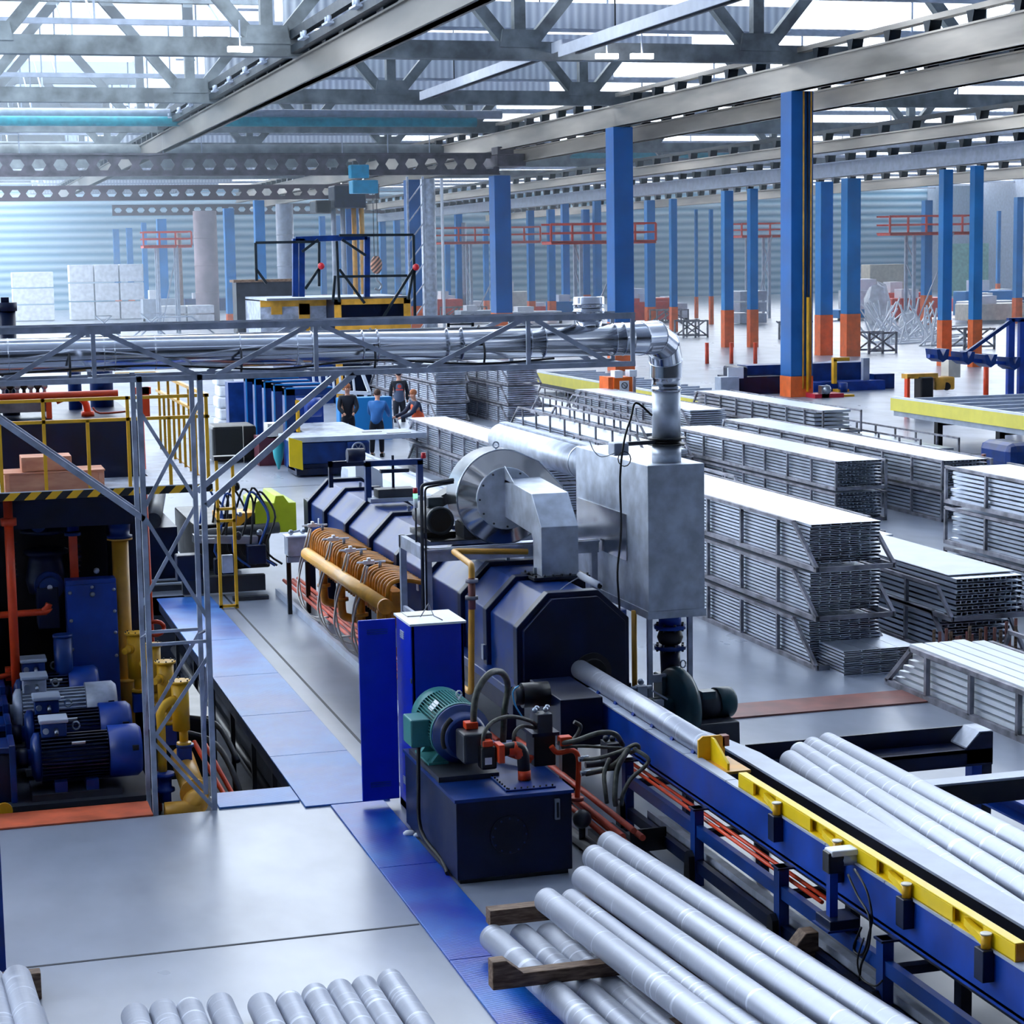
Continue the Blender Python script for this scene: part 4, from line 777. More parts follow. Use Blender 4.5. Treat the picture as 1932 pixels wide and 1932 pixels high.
pt(t,'base',MB().b(6.1,6.38,15.0,15.5,.95,.975),gasyel,bevel=.004); pt(t,'upright',MB().prism([(6.08,.97),(6.08,1.15),(6.12,1.18),(6.28,1.18),(6.32,1.15),(6.32,.97)],'Y',15.42,15.445),yellow,bevel=.003); pt(t,'gusset',MB().prism([(15.42,.975),(15.42,1.17),(15.36,1.17),(15.05,1.03),(15.05,.975)],'X',6.19,6.21),pyellow); pt(t,'hook',MB().b(6.3,6.36,15.42,15.5,1.08,1.17),rust)
# ---------------------------------------------------------------- billets
def billet(a,b,r,label,group=None,m=None):
    a,b=V(a),V(b); d=(b-a).normalized(); L=(b-a).length
    prof=[(0,r*.93),(.008,r)]
    k=.4
    prof+=[(L-.008,r),(L,r*.93)]
    mb=MB().lathe((0,0,0),d,prof,32)
    o=bpy.data.objects.new('aluminium_billet',mb.mesh('aluminium_billet',m or alu)); C.objects.link(o); o.location=a; o['label']=label; o['category']='billet'
    if group: o['group']=group
    return o
billet((6.19,18.93,1.07),(6.19,15.46,1.07),.098,'aluminium billet entering the furnace mouth from the conveyor')
g='billets stacked in the front centre'
def dirp(px,py,z,dx): 
    q=Q(px,py,Z=z); return q
ZU,ZL=.52,.15
for px,py,z,r,l,dx in ((1147,1590,ZU,.098,'rightmost billet of the upper layer in the front pile',.088),(1119,1616,ZU,.098,'second billet from the right in the upper layer of the front pile',.088),
   (1099,1656,ZU-.02,.095,'third upper billet of the front pile, greyer, beside the thin one',.088),(1030,1698,ZU-.03,.096,'leftmost billet of the upper layer, lying over the wooden beam',.088),(1076,1697,ZU-.12,.085,'half-sunk billet between the leftmost and third upper billets',.088),
   (928,1768,ZL+.02,.1,'leftmost lower billet passing under the wooden beam',.07),(983,1765,ZL,.095,'middle lower billet passing under the wooden beam',.07),(1032,1764,ZL,.098,'right lower billet passing under the wooden beam',.07),(1068,1765,.06,.055,'slender lower billet mostly hidden under the upper layer',.07)):
    q=Q(px,py,Z=z); e=(q.x+dx*7.5,q.y-7.5,z); billet(q,e,r,l,g)
g='billets in the short row at the bottom edge'
xs=[(254,1904),(307,1896),(357,1893),(415,1884),(492,1884),(545,1880),(593,1866),(640,1858),(686,1851),(735,1839)]
for i,(px,py) in enumerate(xs):
    q=Q(px,py+12,Z=.1); billet(q,(q.x+.02,q.y-6,.1),.095,'%s from left of the ten billets along the bottom edge'%(['first','second','third','fourth','fifth','sixth','seventh','eighth','ninth','tenth'][i]),g)
q=Q(31,1846,Z=.35); billet(q,(q.x+.25,q.y-5,.35),.1,'upper billet in the bottom left corner lying on wood'); q=Q(60,1915,Z=.1); billet(q,(q.x+.2,q.y-4,.1),.09,'lower billet tucked beneath the upper one in the bottom left corner'); q=Q(-20,1850,Z=.3); billet(q,(q.x+.25,q.y-5,.3),.1,'billet cut by the left frame edge in the bottom left corner')
one('wooden_beam',MB().b(.2,.58,14.2,14.32,.0,.2),wood,'short wooden block holding the billets in the bottom left corner','wood',bevel=.01)
# wooden cradles
def cradle(P0,P1,w,h,label,nl=1,nr=1,nh=.1):
    """timber across the pile, horn at the ends; P0,P1 in plan"""
    L=(P1[0]-P0[0]); z=P0[2]
    pl=[(P0[0],z),(P1[0],z)]
    pl+= [(P1[0],z+h+nh*nr),(P1[0]-.1,z+h+nh*nr),(P1[0]-.22,z+h)] if nr else [(P1[0],z+h)]
    pl+= [(P0[0]+.22,z+h),(P0[0]+.1,z+h+nh*nl),(P0[0],z+h+nh*nl)] if nl else [(P0[0],z+h)]
    return one('wooden_beam',MB().prism(pl,'Y',P0[1]-w/2,P0[1]+w/2),wood,label,'wood',bevel=.008)
cradle((3.50,12.75,.25),(5.0,12.75,.25),.12,.10,'old wooden beam with raised end lying across the lower billets',1,0,.10)
cradle((4.9,12.85,.1),(6.08-.12,12.85,.1),.14,.12,'brown wooden horn block between pile and conveyor legs',0,1,.14)
cradle((2.9,11.95,0),(3.72,11.95,0),.12,.06,'wooden chock with slanted end at the bottom edge left of the pile',0,1,.12)
one('wooden_beam',MB().b(3.78,4.8,12.0,12.12,0,.14),wood,'squared wooden bearer at the bottom edge under the pile','wood',bevel=.008)
one('wooden_beam',MB().b(3.85,5.4,14.0,14.12,.24,.36),wood,'hidden timber bearer carrying the upper billets at the back of the pile','wood')
one('wooden_beam',MB().b(3.8,5.5,13.4,13.5,0,.06),wood,'low timber bearer under the back of the lower billets','wood')
one('steel_bearer',MB().b(4.5,5.5,14.0,14.12,0,.24),dgrey,'dark steel block under the back of the billet pile','support')
one('floor_track',MB().cyl((5.35,17.2,.06),(5.75,8,.06),.06,12),dgrey,'dark round tube on the floor between pile and conveyor','tube'); one('floor_rail',MB().b(5.55,5.62,8,16.8,0,.06),dgrey,'low dark floor rail between the pile and the conveyor legs','rail'); one('floor_rail',MB().b(5.75,5.79,8,16.8,0,.1),dgrey,'narrow taller floor rail right beside the conveyor legs','rail')
# right-hand billet table
t=T('billet_table','dark-blue steel loading table with stepped cross arms carrying four billets','table',(7.9,14.5,0))
pt(t,'far_channel',MB().b(6.82,9.1,16.15,16.17,.72,.88).b(6.82,9.1,15.85,16.17,.70,.73).b(6.82,9.1,15.85,15.87,.58,.73),navyd)
pt(t,'horn',MB().prism([(9.1,.60),(9.1,.88),(8.98,.88),(8.84,.75),(8.84,.60)],'Y',15.85,15.88),navyd); pt(t,'horn_top',MB().prism([(9.1,.87),(8.98,.87),(8.84,.74),(8.84,.755),(8.97,.89),(9.1,.89)],'Y',15.86,16.15),galvd)
pt(t,'left_horn',MB().prism([(6.6,.86),(6.85,.80),(6.85,.7),(6.6,.8)],'Y',16.1,16.2),beamblue)
pt(t,'leg',MB().b(8.92,9.02,15.9,16.02,0,.62),beamblue); pt(t,'leg',MB().b(9.02,9.12,15.9,16.1,0,.62),navyd); pt(t,'leg',MB().b(6.85,6.95,15.9,16.05,0,.7),navyd)
pt(t,'side_channel',MB().b(8.96,9.12,9,15.9,.40,.42).b(9.1,9.12,9,15.9,.26,.42).b(8.96,9.12,9,15.9,.24,.26),beamblue); pt(t,'chain_rail',MB().b(9.14,9.2,9,15.9,.42,.45),galvd)
for k,y in enumerate((14.9,13.3,12.3,11.3,10.2,9.2)):
    pt(t,'cross_arm',MB().b(6.74,9.0,y-.09,y+.09,.73,.75).b(6.8,9.0,y-.02,y+.02,.58,.73),lgrey if k!=1 else navy); pt(t,'cross_arm_web',MB().b(6.74,9.0,y-.10,y-.08,.55,.73),black)
    pt(t,'bracket',MB().prism([(6.8,.58),(7.1,.7),(7.1,.4)],'Y',y+.2,y+.22),rust)
pt(t,'under_box',MB().b(7.0,7.25,12.0,12.1,.3,.6),black)
one('rubber_hose',MB().tube([(7.25+.1*math.cos(a),12.3,.15+.1*math.sin(a)) for a in [k*PI/6 for k in range(8)]],.02,8),rubber,'short black ribbed hose under the billet table','hose')
g='four billets on the right-hand table'
bx=[(7.0,15.62,-.09),(7.2,15.86,-.06),(7.385,16.0,-.03),(7.58,16.1,-.0)]
for i,(x,y,dx) in enumerate(bx):
    z=.75+.1; billet((x,y,z),(x+dx*7.5*.7,y-7.5,z),.095,['leftmost of the four billets on the right-hand table','second from left of the four billets on the table','third from left of the four billets on the table','rightmost of the four billets, farthest on the table'][i],g)
one('rag',MB().sph(Q(772,1572,Z=.03),.05,10,(1.2,.8,.6)).sph(Q(790,1575,Z=.03),.04,10,(1.3,.7,.6)),white,'crumpled white rag on the floor left of the hydraulic tank','rag')
q=Q(0,1700,Y=14.6); one('blue_post',MB().b(q.x-.3,q.x+.02,14.6,14.7,0,1.15),beamblue,'dark-blue sheet edge cut by the left picture border','post')
q=Q(8,1530,Y=19.4); one('yellow_flange',MB().cyl((q.x,19.42,q.z),(q.x,19.38,q.z),.08,18),yellow,'yellow round flange low at the left edge under the pumps','flange')
# ================================================================ lattice tower + truss carrying the duct
t=T('lattice_support','grey angle-steel lattice tower and truss bridge carrying the duct across the left side','lattice',(2.2,19,0))
TX0,TX1,TY0,TY1=1.90,2.46,18.84,19.45; zt=4.62; zb=4.14
def ang(mb,p,q,w=.05):
    return mb.bar(p,q,w,w)
for x in (TX0,TX1):
    for y in (TY0,TY1): pt(t,'tower_leg',ang(MB(),(x,y,DZ if y>19.3 and x<2.4 else -.01),(x,y,zb+.03),.05 if y<19 else .045),galvd)
def br(z0,z1,flip,y): 
    p=(TX0,y,z0) if flip else (TX1,y,z0); q=(TX1,y,z1) if flip else (TX0,y,z1); pt(t,'diagonal',MB().bar(p,q,.035,.012,up=(0,1,0)),galvd)
for y in (TY0,TY1):
    for z0,z1,fl in ((2.92,3.92,1),(1.85,2.86,0),(.72,1.5,1),(0,.7,0)) if y==TY0 else ((2.92,3.9,0),(1.9,2.86,1),(.72,1.62,1),(.02,.75,0)): br(z0,z1,fl,y)
for z in (1.62,1.78): pt(t,'rung',MB().b(TX0,TX1,TY0-.01,TY0+.01,z,z+.03) if z<1.7 else MB().b(TX0,TX1,TY1-.01,TY1+.01,z-.15,z-.12),galvd)
for x in (TX0,TX1): pt(t,'side_brace',MB().bar((x,TY0,1.75),(x,TY1,1.6),.04,.012),galvd); pt(t,'side_brace',MB().bar((x,TY0,1.6),(x,TY1,.6),.03,.01),galvd)
for y in (TY0,TY1):
    pt(t,'top_chord',MB().b(-5,6.77,y-.025,y+.025,4.58,4.64).b(-5,6.77,y-.03,y+.03,4.625,4.64),galvd); pt(t,'bottom_chord',MB().b(-5,6.77,y-.025,y+.025,4.11,4.16),galvd)
    for x in (-.7,1.5,3.57,5.67,6.75): pt(t,'upright',MB().b(x-.02,x+.02,y-.015,y+.015,4.14,4.6),galvd)
    for a,b in ((.72,1.45),(2.45,1.56),(2.62,3.5),(4.58,3.63),(4.66,5.6),(6.5,5.75),(-1.6,-.75),(.55,-.65)): pt(t,'diagonal',MB().bar((a,y,4.15),(b,y,4.59),.045,.02,up=(0,1,0)),galvd)
    pt(t,'splice_plate',MB().b(1.3,1.75,y-.035,y-.02 if y<19 else y+.03,4.56,4.63),galvd)
for x in (-.7,1.5,3.57,5.67,6.75,2.5,4.6): pt(t,'cross_member',MB().b(x-.02,x+.02,TY0,TY1,4.11,4.14),galvd)
for y in (TY0,TY1):
    pt(t,'strut',MB().bar((TX1+.02,y,2.93 if y==TY0 else 3.0),(3.93,y,4.12),.055,.05,up=(0,1,0)),galvd); pt(t,'strut',MB().bar((TX0,y,2.83),(.2,y,4.14),.055,.05,up=(0,1,0)),galvd)
for x in (.2,1.3,2.9,4.2,5.3): pt(t,'duct_hanger',MB().tube([(x,19.14,4.16),(x,19.1,4.3),(x,19.3,4.53),(x,19.47,4.3)],.012,6,3),dgrey)
pt(t,'cable_run',MB().tube([(-3,19.05,4.2),(0,19.05,4.18),(.9,19.05,4.22),(2,19.05,4.25),(3.2,19.05,4.18),(4.1,19.05,4.24),(5.2,19.05,4.17),(6,19.05,4.2)],.012,6,4),black)
# ================================================================ profile racks
def rack_frame(t,x0,x1,y0,y1,z0,h,slF,slB,ups=1.15,w=.045):
    """y0 near end, y1 far end; slF/slB: how far the top rail is set back at each end"""
    zt=z0+h
    for x in (x0,x1):
        s=MB(); s.b(x-w/2,x+w/2,y0,y1,z0,z0+w*1.3); s.b(x-w/2,x+w/2,y0+slF,y1-slB,zt-w,zt)
        s.bar((x,y0+w/2,z0+w),(x,y0+slF+w/2,zt-w/2),w,w); s.bar((x,y1-w/2,z0+w),(x,y1-slB-w/2,zt-w/2),w,w)
        pt(t,'side_frame',s,rackm)
        n=max(1,int((y1-y0)/ups)); u=MB()
        for k in range(1,n): y=y0+(y1-y0)*k/n; u.b(x-w/2,x+w/2,y-w/2,y+w/2,z0+w,zt-w)
        pt(t,'uprights',u,rackm)
    c=MB(); c.b(x0,x1,y0,y0+w,z0,z0+w*1.3); c.b(x0,x1,y1-w,y1,z0,z0+w*1.3)
    for k in range(1,4): y=y0+(y1-y0)*k/4; c.b(x0,x1,y-w/2,y+w/2,z0,z0+w)
    pt(t,'cross_bars',c,rackm)
def load(x0,x1,y0,y1,z0,z1,nx,nz,jit=.05,tubes=True,m=None,fill=.9):
    mb=MB(); dx=(x1-x0)/nx; dz=(z1-z0)/nz
    for j in range(nz):
        za=z0+j*dz; zb=za+dz*.64
        jy=random.uniform(-jit,jit)
        if tubes:
            for i in range(nx):
                xa=x0+i*dx+.003; xb=x0+(i+1)*dx-.003; w=min(dz*.12,.005); ya=y0+jy+random.uniform(-jit,jit)*.15; yb=y1+random.uniform(-jit,jit)
                o=[(xa,za),(xb,za),(xb,zb),(xa,zb)]; q=[(xa+w,za+w),(xb-w,za+w),(xb-w,zb-w),(xa+w,zb-w)]
                if i in(0,nx-1): ex=random.uniform(-.003,.003)
                else: ex=0
                vs=[(p[0]+ex,ya,p[1]) for p in o]+[(p[0]+ex,ya,p[1]) for p in q]+[(p[0]+ex,yb,p[1]) for p in o]+[(p[0]+ex,ya+2.5,p[1]) for p in q]
                f=[]
                for k in range(4): n=(k+1)%4; f+=[(k,n,4+n,4+k),(k,8+k,8+n,n),(4+k,4+n,12+n,12+k)]
                f.append((8,9,10,11)); mb.add(vs,f)
        else:
            e=random.uniform(-.012,.012); mb.b(x0+e,x1+e,y0+jy,y1+random.uniform(-jit,jit),za,zb)
    return mb
NAMES=['lowest','middle','top']
def stack(x0,y0,y1,tiers,desc,slF=.62,slB=.5,wd=1.06,z0=0,h=.57,step=.622,nx=9,nz=14,tubes=True,loads=None,m=None,over=.25,fills=None,topname=None,ind=False,jt=.05):
    x1=x0+wd
    for k in range(tiers):
        z=z0+k*step; nm=(NAMES[k] if tiers==3 else ['lower','upper'][k] if tiers==2 else ['lowest','second','third','top'][k]) if tiers>1 else 'single'
        t=T('profile_rack','steel %s rack of %s'%(nm,desc),'rack',((x0+x1)/2,(y0+y1)/2,z),None)
        rack_frame(t,x0,x1,y0,y1,z,h,slF,slB)
        if loads is None or loads[k]:
            f=fills[k] if fills else .96
            if ind:
                b=load(x0+.04,x1-.04,y0+over,y1-.15,z+.06,z+.06+(h-.03)*f,nx,max(3,int(nz*f)),tubes=tubes,jit=jt); L=b.i+[(len(b.v),len(b.f))]
                for q in range(len(b.i)):
                    mb=MB().add(b.v[L[q][0]:L[q+1][0]],[tuple(i-L[q][0] for i in ff) for ff in b.f[L[q][1]:L[q+1][1]]])
                    one('aluminium_profile',mb,m or aluw,'long hollow aluminium profile in the %s rack right of the exhaust box'%nm,'profile','profiles in the %s rack of %s'%(nm,desc))
                continue
            b=load(x0+.04,x1-.04,y0+over,y1-.15,z+.06,z+.06+(h-.03)*f,nx,max(3,int(nz*f)),tubes=tubes)
            one('profile_load',b,m or aluw,'bright aluminium profiles stacked in the %s rack of %s'%(nm,desc),'profiles',kind='stuff')
stack(10.55,22.7,31.2,3,'the big three-high stack right of the exhaust box',slF=.7,over=.32,nx=7,nz=12,ind=True,jt=.03)
o=one('profile_load',load(10.72,11.72,22.3,24.5,.0,.32,4,8,tubes=True,jit=.02),aluw,'loose low pile of wide profiles on the floor before the big stack','profiles',kind='stuff')
stack(12.42,22.7,31.5,1,'profiles with open channel ends right of the big stack, lower one',slF=.5,nx=10,nz=8,over=.35)
t=T('profile_rack','rack under the slab-topped channel bundle right of the big stack','rack',(13,27,.52)); rack_frame(t,12.42,13.48,22.68,31.5,.5,.42,.4,.4)
one('profile_load',load(12.5,13.45,22.75,31.5,.56,1.06,12,7,jit=.02),aluw,'bundle of channel profiles with a smooth pale top sheet','profiles',kind='stuff')
one('top_sheet',MB().b(12.5,13.45,22.95,31.4,1.05,1.06),white,'smooth white top sheet on the channel bundle','sheet')
stack(14.2,29.6,38,1,'shadowed slatted profiles behind the channel bundle',nx=6,nz=12,tubes=False)
stack(16.8,35.3,44.5,2,'the mid-distance stack with dark square ends',slF=.0,slB=.4,over=.15,nx=12,nz=9)
stack(18.7,34.6,46,2,'the stack behind the mid-distance one with slatted side',slF=.0,slB=.4,over=.1,nx=12,nz=8)
stack(14.8,17.5,27.3,3,'the tall stack at the right frame edge',z0=.15,slF=.3,slB=.0,nx=5,nz=9,tubes=False)
wht=mat('powder_white','#e8eef4',.4,var=.03)
t=T('profile_rack','low trapezoid rack of white slats in the right foreground','rack',(11.5,19,0)); rack_frame(t,11.0,12.05,12.5,21.7,0,.57,.4,.62,ups=.92,w=.055)
b=MB()
for j in range(6):
    z=.06+j*.088
    for i in range(5): b.b(11.06+i*.19,11.22+i*.19,12.8,21.5-.1*j*.6+random.uniform(-.12,.12),z,z+.055+ (.0 if j<5 else .02))
one('profile_load',b,wht,'layers of white coated slats in the low right foreground rack','profiles',kind='stuff')
t=T('profile_rack','rack behind the white-slat rack with dark honeycomb ends','rack',(13.4,18,0)); rack_frame(t,12.6,13.7,13,21.9,0,.57,.4,.3)
one('profile_load',load(12.66,13.64,13.2,21.2,.06,.45,8,8,jit=.08),wht,'white profiles in the rack behind the white-slat rack','profiles',kind='stuff')
for k in range(22):
    x=11.75+k*.075+random.uniform(-.02,.02); y=21.9+random.uniform(-.1,.2); h=random.uniform(.45,.62)
    one('wooden_stick',MB().b(x,x+.035,y,y+.02,0,h),rust if k%3 else wood,'thin upright brown slat in the row behind the white slats','slat','brown wooden slats')
# left / centre field of racks
stack(11.75,38.5,50,2,'the left field nearest the workers, trapezoid frames',slF=.8,slB=.8,nx=5,nz=11,tubes=False)
stack(13.0,33,44,2,'the left field behind the silver duct',slF=.8,slB=.8,nx=5,nz=9,tubes=False,fills=[.9,.5])
stack(15.4,42,53,2,'the second row of the left field',slF=.8,slB=.8,nx=5,nz=8,tubes=False,fills=[.9,.35])
stack(17.2,47,57,2,'the third row of the left field',slF=.8,slB=.8,nx=5,nz=8,tubes=False,fills=[.9,.2])
stack(19.0,48.5,58.5,2,'the row right of the third, behind the damper cable',slF=.8,slB=.8,nx=5,nz=10,tubes=False)
stack(21.9,46.8,56,2,'the long stack in front of the big conduit column',z0=-.0,slF=.0,slB=.5,nx=8,nz=6,tubes=False,over=.6)
stack(23.6,44.8,54,1,'the yellow-railed rack before the big conduit column',slF=.0,slB=.5,nx=8,nz=6,tubes=False,fills=[.5])
stack(20.4,38,47,1,'the nearly empty rack behind the mid-distance stacks',slF=.2,slB=.4,nx=4,nz=6,tubes=False,fills=[.3])
stack(15.6,62,72,3,'the grey far stack under the duct',slF=.9,slB=.9,nx=5,nz=9,tubes=False,m=galvd)  # profiles here use the greyer frame material
stack(17.4,60,70,3,'the second grey far stack under the duct',slF=.9,slB=.9,nx=5,nz=9,tubes=False,m=galvd)
for i,(x,y) in enumerate(((13.3,57),(20.2,62),(22.8,58))): stack(x,y,y+8,1,'the far scattered trestle, %s from the left'%ORD[i+1],slF=.8,slB=.8,nx=4,nz=6,tubes=False,fills=[.4])
# ================================================================ left press block in the pit
t=T('hydraulic_press','massive dark navy press housing standing in the pit behind the yellow railings','press',(1,24,DZ))
pt(t,'tank_housing',MB().b(-4.2,2.30,22.7,26.5,2.6,3.47),navyd,bevel=.02); pt(t,'housing_top',MB().b(-4.2,2.3,22.75,26.5,3.44,3.475),navyd)
pt(t,'platform_beam',MB().b(-4.2,2.26,22.3,22.7,2.35,2.66),navyd); pt(t,'side_column',MB().b(2.02,2.32,22.9,24.6,DZ,2.6),navyd); pt(t,'rear_wall',MB().b(-4.2,2.1,25.2,26.4,DZ,2.6),black)
for x in (.25,1.4): pt(t,'inner_column',MB().b(x-.5,x-.25,23.9,24.3,DZ,2.4),black)
pt(t,'floor_beam',MB().b(-4.2,2.3,22.9,23.2,-.5,.3),black)
# platform
t=T('service_platform','steel platform with black-yellow hazard edge and yellow railings around the press','platform',(1,22.5,2.72))
pt(t,'deck',MB().b(-4.2,2.9,21.5,22.7,2.78,2.83).b(2.35,2.9,22.7,26.3,2.78,2.83),galvd); pt(t,'hazard_edge',MB().b(-4.2,2.9,21.48,21.5,2.76,2.84),hazard,label='black and yellow diagonal warning stripes')
pt(t,'hazard_edge',MB().b(2.9,2.91,21.5,26.3,2.76,2.84),hazard2); pt(t,'edge_lip',MB().b(-4.2,2.9,21.485,21.5,2.84,2.85),white)
zt=3.81; w=.035
pt(t,'handrail',MB().b(-4.2,2.89,21.5,21.5+w,zt-w,zt),yellow); pt(t,'middle_rail',MB().b(-4.2,2.89,21.5,21.5+w,3.55,3.55+w),yellow)
for x in (-2.4,-.8,.72,1.17,1.62,2.04,2.47,2.87): pt(t,'post',MB().b(x-w/2,x+w/2,21.5,21.5+w,2.83,zt if x in (1.17,2.04,2.87,-.8) else 3.57),yellow)
pt(t,'side_rail',MB().b(2.86,2.9,21.5,26.3,zt-w,zt).b(2.86,2.9,21.5,26.3,3.55,3.58),yellow)
pt(t,'rear_rail',MB().b(2.35,2.9,26.25,26.3,zt-w,zt),yellow)
for k in range(9): pt(t,'baluster',MB().b(2.86,2.89,22.0+k*.5,22.03+k*.5,2.83,3.56 if k%2 else zt),yellow)
t=T('wooden_crate','pale wooden plank box on the platform, lower and longer of two','crate',(1.2,21.9,2.83)); pt(t,'crate',MB().b(.75,1.78,21.62,22.1,2.83,3.02),crate,bevel=.006); pt(t,'lid_boards',MB().b(.74,1.79,21.61,22.11,3.02,3.035).b(.76,.8,21.60,21.62,2.83,3.02).b(1.72,1.76,21.60,21.62,2.83,3.02),wood if 0 else crate)
t=T('wooden_crate','shorter pale wooden box on top of the longer one','crate',(1.2,21.9,3.035)); pt(t,'crate',MB().b(.93,1.45,21.66,22.05,3.04,3.19),crate,bevel=.006); pt(t,'batten',MB().b(.94,.98,21.645,21.66,3.04,3.19).b(1.40,1.44,21.645,21.66,3.04,3.19),crate)
# top items
t=T('overflow_manifold','orange header pipe with a row of dark valves on top of the press housing','manifold',(1,23.2,3.48))
pt(t,'header_pipe',MB().cyl((-4,23.2,3.74),(2.1,23.2,3.74),.038,14),orange); pt(t,'tray',MB().b(-4,1.35,23.3,23.7,3.55,3.72),rackm); pt(t,'end_bracket',MB().b(1.3,1.36,23.2,23.6,3.48,3.76).b(.5,.56,23.2,23.6,3.48,3.72),orange)
for k in range(10):
    x=.62+k*.075; pt(t,'valve',MB().sph((x,23.35,3.84),.042,10).cyl((x,23.35,3.74),(x,23.35,3.84),.02,8).b(x-.03,x+.03,23.3,23.34,3.83,3.86),steel if k%2 else black)
pt(t,'arched_pipe',MB().tube([(1.42,23.4,3.66),(1.62,23.4,3.72),(1.74,23.4,3.64),(1.77,23.4,3.52)],.04,12,4),orange); pt(t,'pipe_flange',MB().cyl((1.77,23.4,3.475),(1.77,23.4,3.53),.075,14),orange)
pt(t,'thin_pipe',MB().tube([(1.82,23.3,3.58),(1.9,23.3,3.51),(2.2,23.3,3.52)],.012,8,3),salmon)
for i,(x,y,r,l) in enumerate(((1.72,24.6,.08,'slim blue vertical cylinder behind the orange header'),(2.06,24.9,.14,'wide dark-blue vertical cylinder behind the orange header'))): one('accumulator_bottle',MB().cyl((x,y,3.475),(x,y,4.2),r,20),navy,l,'cylinder')
q=Q(14,620,Y=24); one('accumulator_bottle',MB().cyl((q.x,24,3.475),(q.x,24,q.z+.2),.1,18).cyl((q.x,24,q.z+.2),(q.x,24,q.z+.3),.12,18).b(q.x-.06,q.x+.03,23.95,24.05,q.z+.3,q.z+.36),navyd,'tall dark-blue cylinder with a red tip at the far left edge','cylinder')
t=T('red_riser','tall orange-red square riser and thin pipe at the right side of the press','pipe',(2.38,23.6,DZ))
pt(t,'square_head',MB().b(2.38,2.48,23.45,23.55,3.42,3.78).b(2.32,2.50,23.45,23.55,3.70,3.78),orange); pt(t,'pipe',MB().cyl((2.42,23.5,DZ),(2.38,23.5,3.5),.032,12),orange)
# under-platform machinery
def vpipe(px0,py0,px1,py1,Y,r,m,label,name='riser_pipe',col=None):
    a,b=Q(px0,py0,Y=Y),Q(px1,py1,Y=Y); return one(name,MB().cyl(b,a,r,16),m,label,'pipe')
t=T('pipe','tall orange pipe with collar in front of the press at the left edge','pipe',(.8,21.9,0))
a,b=Q(6,945,Y=21.9),Q(24,1290,Y=21.9); b.x=a.x=.78; pt(t,'pipe',MB().cyl((.78,21.9,a.z),(.78,21.9,.6),.05,14),orange); c=Q(6,985,Y=21.9); pt(t,'collar',MB().cyl((.78,21.9,c.z-.04),(.78,21.9,c.z+.04),.085,14),orange)
a=Q(0,1160,Y=22.2); one('cross_pipe',MB().tube([(-2,22.2,a.z-.02),(.9,22.2,a.z),(1.12,22.2,a.z+.02),(1.18,22.2,a.z+.09)],.038,12,4),orange,'glossy orange horizontal pipe with upturned end at the left','pipe')
t=T('valve_tower','big round dark-blue valve tower with flanges under the platform','valve',(1.15,22.9,0))
q0=Q(82,960,Y=22.9); x=q0.x
pt(t,'upper_drum',MB().lathe((x,22.9,q0.z-.28),(0,0,1),[(0,.2),(.02,.27),(.06,.27),(.07,.24),(.33,.24)],28),navyd,bevel=.0); pt(t,'body',MB().lathe((x,22.9,1.55),(0,0,1),[(0,.2),(.15,.23),(.35,.2),(.42,.19),(.44,.25),(.48,.25),(.5,.2)],28),navyd)
pt(t,'boss',MB().cyl((x-.08,22.68,q0.z-.14),(x-.08,22.6,q0.z-.14),.085,18),teal if 0 else navy); pt(t,'boss_bolt',MB().cyl((x-.08,22.6,q0.z-.14),(x-.08,22.59,q0.z-.14),.03,10),paper)
pt(t,'face_flange',MB().cyl((x+.01,22.75,1.66),(x+.01,22.6,1.66),.16,24).cyl((x+.01,22.6,1.66),(x+.01,22.52,1.66),.11,20),navy); pt(t,'face_bolt',MB().cyl((x+.01,22.52,1.66),(x+.01,22.5,1.66),.03,10),paper)
pt(t,'lower_block',MB().b(x-.13,x+.1,22.5,22.9,1.2,1.66),navyd,bevel=.01)
for s in(-1,1):
    g=MB()
    for k in range(7): a=(-.9+k*.3); g.b(x+s*(.3+.06*math.cos(a))-.03,x+s*(.3+.06*math.cos(a))+.03,22.8,22.95,1.75+k*.06,1.775+k*.06)
    pt(t,'rack_teeth',g,navyd)
t=T('pipe','red square pipe with blue flange under the platform middle','pipe',(1.5,22.7,0)); q1=Q(137,1010,Y=22.7)
pt(t,'pipe',MB().b(q1.x-.045,q1.x+.045,22.65,22.75,1.6,q1.z),orange); pt(t,'flange',MB().cyl((q1.x,22.7,q1.z),(q1.x,22.7,q1.z+.04),.09,16).cyl((q1.x,22.7,q1.z+.05),(q1.x,22.7,q1.z+.3),.07,16),navy)
t=T('pipe','fat yellow vertical pipe with blue flange beside the lattice tower','pipe',(2.0,22.5,0)); q1=Q(226,1018,Y=22.5)
pt(t,'pipe',MB().cyl((q1.x,22.5,-.3),(q1.x,22.5,q1.z),.092,22),gasyel); pt(t,'lower_flange',MB().cyl((q1.x,22.5,.55),(q1.x,22.5,.59),.13,20),gasyel); pt(t,'upper_flange',MB().cyl((q1.x,22.5,q1.z),(q1.x,22.5,q1.z+.02),.14,20),gasyel); pt(t,'blue_fitting',MB().lathe((q1.x,22.5,q1.z+.02),(0,0,1),[(0,.14),(.03,.14),(.04,.11),(.15,.12),(.16,.14),(.2,.14),(.21,.1),(.4,.1)],24),navy)
